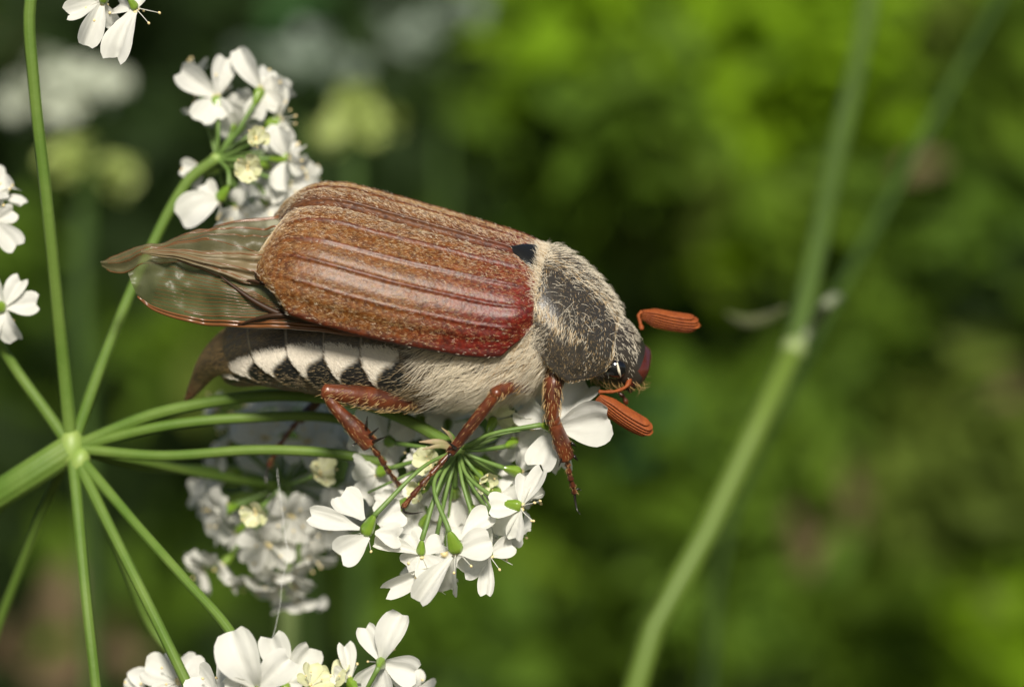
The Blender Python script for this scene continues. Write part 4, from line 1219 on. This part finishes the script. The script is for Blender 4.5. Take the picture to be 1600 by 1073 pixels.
# (px, py, radius px, tone, amount, facing)
near = []
for px, py, rp, tone, am, fc in [
    (930, 60, 150, 'lime', 1.0, 1.1), (1080, 40, 170, 'lime', 1.2, 1.2), (1220, 90, 160, 'lime', 1.2, 1.2), (1150, 230, 120, 'lime', 1.1, 1.2), (1130, 350, 90, 'lime', 1.1, 1.1), (1310, 130, 80, 'lime', .8, 1.1), (990, 200, 120, 'mid', 1.0, 1),
    (870, 170, 140, 'mid', .8, 1), (980, 310, 130, 'olive', .9, 1), (880, 330, 120, 'mid', .8, .9), (830, 40, 110, 'mid', .8, 1), (1050, 470, 120, 'olive', .7, .7), (1130, 560, 100, 'mid', .7, .7),
    (1590, 180, 70, 'mid', .9, 1.1), (1560, 60, 80, 'mid', .7, 1), (1450, 60, 90, 'olive', .6, .7), (1260, 330, 90, 'mid', .8, .8), (1350, 400, 90, 'mid', .6, .8), (1560, 330, 90, 'mid', .4, .7),
    (1400, 700, 120, 'olive', .9, .8), (1330, 620, 80, 'mid', .6, .8), (1150, 720, 120, 'mid', .6, .6), (1060, 690, 100, 'cool', .4, .6), (1540, 760, 130, 'olive', 1, .9), (1450, 860, 130, 'mid', 1.1, 1), (1580, 900, 110, 'lime', .8, .9),
    (1330, 850, 110, 'olive', .9, .7), (1420, 990, 120, 'mid', 1.1, 1), (1560, 1040, 120, 'lime', .8, .9), (1290, 1020, 110, 'mid', .8, .8), (1130, 930, 120, 'mid', .6, .6), (950, 960, 120, 'mid', .7, .7), (900, 1040, 110, 'mid', .9, .8),
    (800, 860, 120, 'mid', .8, .8), (680, 980, 110, 'mid', .8, .8), (760, 1040, 60, 'cool', .8, 1), (1220, 860, 90, 'mid', .5, .6), (1040, 820, 90, 'mid', .5, .6),
    (250, 560, 120, 'mid', .5, .6), (340, 600, 60, 'olive', .8, .8), (60, 560, 110, 'mid', .4, .6), (300, 880, 120, 'mid', .5, .6), (90, 880, 90, 'mid', .4, .5), (700, 200, 130, 'mid', .6, .8), (620, 90, 110, 'mid', .4, .7),
    (40, 380, 110, 'mid', .4, .6), (240, 230, 90, 'mid', .35, .6), (480, 40, 80, 'cool', .4, .7), (740, 310, 80, 'mid', .4, .7), (210, 1000, 90, 'mid', .4, .6), (560, 900, 80, 'mid', .6, .7),
    (1390, 190, 30, 'dry', .9, .9), (1440, 262, 22, 'dry', .7, .8), (1280, 800, 60, 'dry', .7, .7), (1560, 670, 50, 'dry', .8, .8), (150, 1010, 90, 'dry', .2, .5), (60, 1000, 70, 'dry', .2, .5), (40, 150, 60, 'dry', .3, .5), (1100, 640, 60, 'dry', .4, .5)]:
    dep = rngw.uniform(230, 400)
    if px < 720 and tone == 'mid': tone, am = ('dark' if rngw.random() < .45 else 'mid'), am * .8
    near.append((px, py, dep, rp * 1.05, int(am * 62 * (rp / 110) ** 2), 11, tone, fc))
# a thinner scatter over everything between the clumps
for _ in range(170):
    near.append((rngw.uniform(-150, 1750), rngw.uniform(-150, 1220), rngw.uniform(330, 650), 90, 14, 14, None, .7))
near = [n_ if n_[6] else (*n_[:6], (['dark', 'dark', 'dark', 'dark'] if n_[0] < 780 else ['dark', 'dark', 'mid', 'mid'])[rngw.integers(4)], n_[7]) for n_ in near]  # left side takes only the shade-toned leaves
for _ in range(260):
    q = rngo.uniform(1000, 3600) * (1 if rngo.random() < .5 else -1)
    near.append((800 + q, rngo.uniform(-250, 1350), rngo.uniform(300, 620), 150, 22, 17, ['dark', 'mid', 'mid', 'lime'][rngo.integers(4)], .8))
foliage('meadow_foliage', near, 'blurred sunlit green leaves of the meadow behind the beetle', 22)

# grass: one mass of blades standing on the ground
g = Geo(); rngg = np.random.default_rng(9)
for _ in range(1500):
    y = rngg.uniform(500, 2200); hw = (y + D) / D * 45
    x = rngg.uniform(-hw, hw); hgt = rngg.uniform(160, 460)
    lean = A(rngg.normal(0, 90), rngg.normal(0, 60), 0)
    b = A(x, y, -5); pts = resample([b, b + A(0, 0, hgt * .55) + lean * .35, b + A(0, 0, hgt) + lean], 5)
    w = rngg.uniform(1.5, 3.2); sd = unit(A(rngg.normal(), rngg.normal() * .5, 0))
    ww = np.array([1, 1, .8, .5, .05])[:, None] * w
    V = np.concatenate([pts - sd * ww, pts + sd * ww])
    g.add(V, [(i, i + 1, i + 6, i + 5) for i in range(4)])
tag(mobj('meadow_grass', g, leaf_mat('grass_blade', (.03, .06, .008), (.05, .08, .012), .3), smooth=True), 'tall dim grass blades standing behind the flowers', 'grass', kind='stuff')

# the two soft grass stems on the right
M_culm = mat('culm_green', (.10, .16, .022), rough=.5, spec=.3, noise=(.06, (.13, .19, .03), .2), trans=.1)
M_culm2 = mat('culm_dim', (.055, .105, .02), rough=.7, spec=.1, noise=(.06, (.06, .1, .03), .2), trans=.2)
M_culm3 = mat('culm_mid', (.065, .11, .02), rough=.55, spec=.2, noise=(.06, (.08, .13, .03), .2), trans=.1)
st = empty('grass_stem', P(1240, 548, 38))
tag(st, 'thick pale green grass stem with a joint and a bent leaf curling off it', 'grass stem')
g = Geo(); tube(g, resample([P(560, 10500, 45), P(700, 3000, 42), P(985, 1080, 40), P(1113, 815, 44), P(1238, 550, 50)], 60), [1.1, 1.1, 1.0, .95, .9], 14)
mobj('culm', g, M_culm, st)
g = Geo(); ball(g, P(1240, 545, 50), [unit(A(.45, 0, 1)), A(1, 0, -.4), A(0, 1, 0)], 1.0, .95, .9, 12, 14)
mobj('node', g, mat('node_pale', (.2, .26, .09), rough=.5), st)
g = Geo(); tube(g, resample([P(1240, 545, 50), P(1272, 410, 58), P(1305, 250, 70), P(1342, 90, 80), P(1366, -60, 88), P(1400, -300, 98)], 50), [.88, .8, .75, .65, .6], 12)
mobj('culm', g, M_culm3, st)
g = Geo(); tube(g, resample([P(1244, 545, 50), P(1268, 512, 50), P(1292, 475, 46), P(1312, 462, 48), P(1318, 478, 49)], 30), [.3, .42, .5, .4, .1], 10, flat=.35)
mobj('leaf_blade', g, mat('blade_pale', (.26, .3, .18), rough=.5, trans=.3), st)
g = Geo(); tube(g, resample([P(1226, 482, 46), P(1200, 496, 48), P(1165, 502, 50), P(1135, 490, 52)], 24), [.2, .4, .4, .1], 10, flat=.35)
mobj('leaf_blade', g, mat('blade_dull', (.2, .22, .1), rough=.5, trans=.3), st)
st2 = empty('grass_stem', P(1320, 420, 70))
tag(st2, 'dim slanting grass blade crossing behind the jointed stem', 'grass stem')
g = Geo(); tube(g, resample([P(760, 6400, 100), P(1120, 900, 92), P(1250, 570, 86), P(1330, 420, 84), P(1450, 200, 86), P(1560, 0, 88), P(1680, -220, 92)], 60), [.8, .8, .9, 1.1, 1.05, .85], 12, flat=.5)
mobj('blade', g, M_culm2, st2)
# pale stalk under the blurred cluster
st3 = empty('flower_stalk', P(450, 1073, 62))
tag(st3, 'pale green upright stalk standing behind the blurred flower cluster', 'stalk')
g = Geo(); tube(g, resample([P(455, 820, 60), P(450, 1000, 60), P(452, 1250, 60), P(470, 3000, 60), P(480, 8600, 60)], 50), [.75, .8, .85, .9, 1.1], 12)
mobj('stalk', g, mat('stalk_pale', (.2, .27, .08), rough=.5), st3)
for k in range(5):
    an = k * 1.3
    g = Geo(); tube(g, resample([P(455, 822, 60), P(455 + 60 * math.cos(an), 790 + 10 * math.sin(an), 60 + 4 * math.sin(an)), P(455 + 120 * math.cos(an), 770, 60 + 9 * math.sin(an))], 8), [.3, .25, .2], 6)
    mobj('ray', g, M_culm, st3)

# flowers far behind, all blur
def far_umbel(px, py, dep, rpx, nfl, pet, label, tint, seed):
    rng = np.random.default_rng(seed)
    c = P(px, py, dep); R = rpx / S * (1 + dep / D)
    e = empty('distant_umbel', A(c[0], c[1], 0))
    tag(e, label, 'flower')
    g = Geo(); base = c - A(0, 0, R * .9)
    tube(g, resample([A(c[0] + rng.normal(0, 15), c[1] + rng.normal(0, 15), -5), A(c[0] + 4, c[1], c[2] * .5), base], 24), [1.2, .9, .6], 8)
    mobj('stalk', g, M_culm2, e)
    for k in range(nfl):
        dr = unit(A(rng.normal(0, 1), rng.normal(0, .6) - .4, abs(rng.normal(0, .8)) + .1))
        q = base + dr * R * rng.uniform(1.0, 1.7)
        g = Geo(); tube(g, resample([base, base + (q - base) * .5 + A(0, 0, R * .1), q], 8), .28, 6)
        mobj('ray', g, M_culm2, e)
        g = Geo()
        for j in range(16):
            a, b2, b3 = basis(unit(dr + rng.normal(0, .5, 3)), rng.uniform(0, 6))
            add_leaf(g, q + rng.normal(0, .55, 3) * R * .30, b2, a, pet, pet * .8)
        mobj('blossom', g, tint, e)
M_farw = mat('blossom_white', (.5, .54, .42), rough=.6, trans=.3)
M_farg = mat('blossom_greenish', (.36, .44, .12), rough=.6, trans=.3)
M_fard = mat('blossom_dim', (.24, .3, .23), rough=.6, trans=.3)
far_umbel(130, 125, 140, 66, 9, 3.0, 'large white blurred umbel far behind, beside the upright ray', M_farw, 1)
far_umbel(125, 270, 120, 58, 7, 3.0, 'yellowish green blurred umbel below the large white one', M_farg, 2)
far_umbel(552, 190, 130, 46, 6, 3.0, 'small yellowish blurred umbel behind the wing cases', M_farg, 3)
far_umbel(452, 90, 210, 60, 6, 3.2, 'dim bluish white blurred umbel above the flower cluster', M_fard, 4)
far_umbel(690, 30, 240, 60, 6, 3.2, 'faint pale blurred umbel at the top edge above the beetle', M_fard, 5)
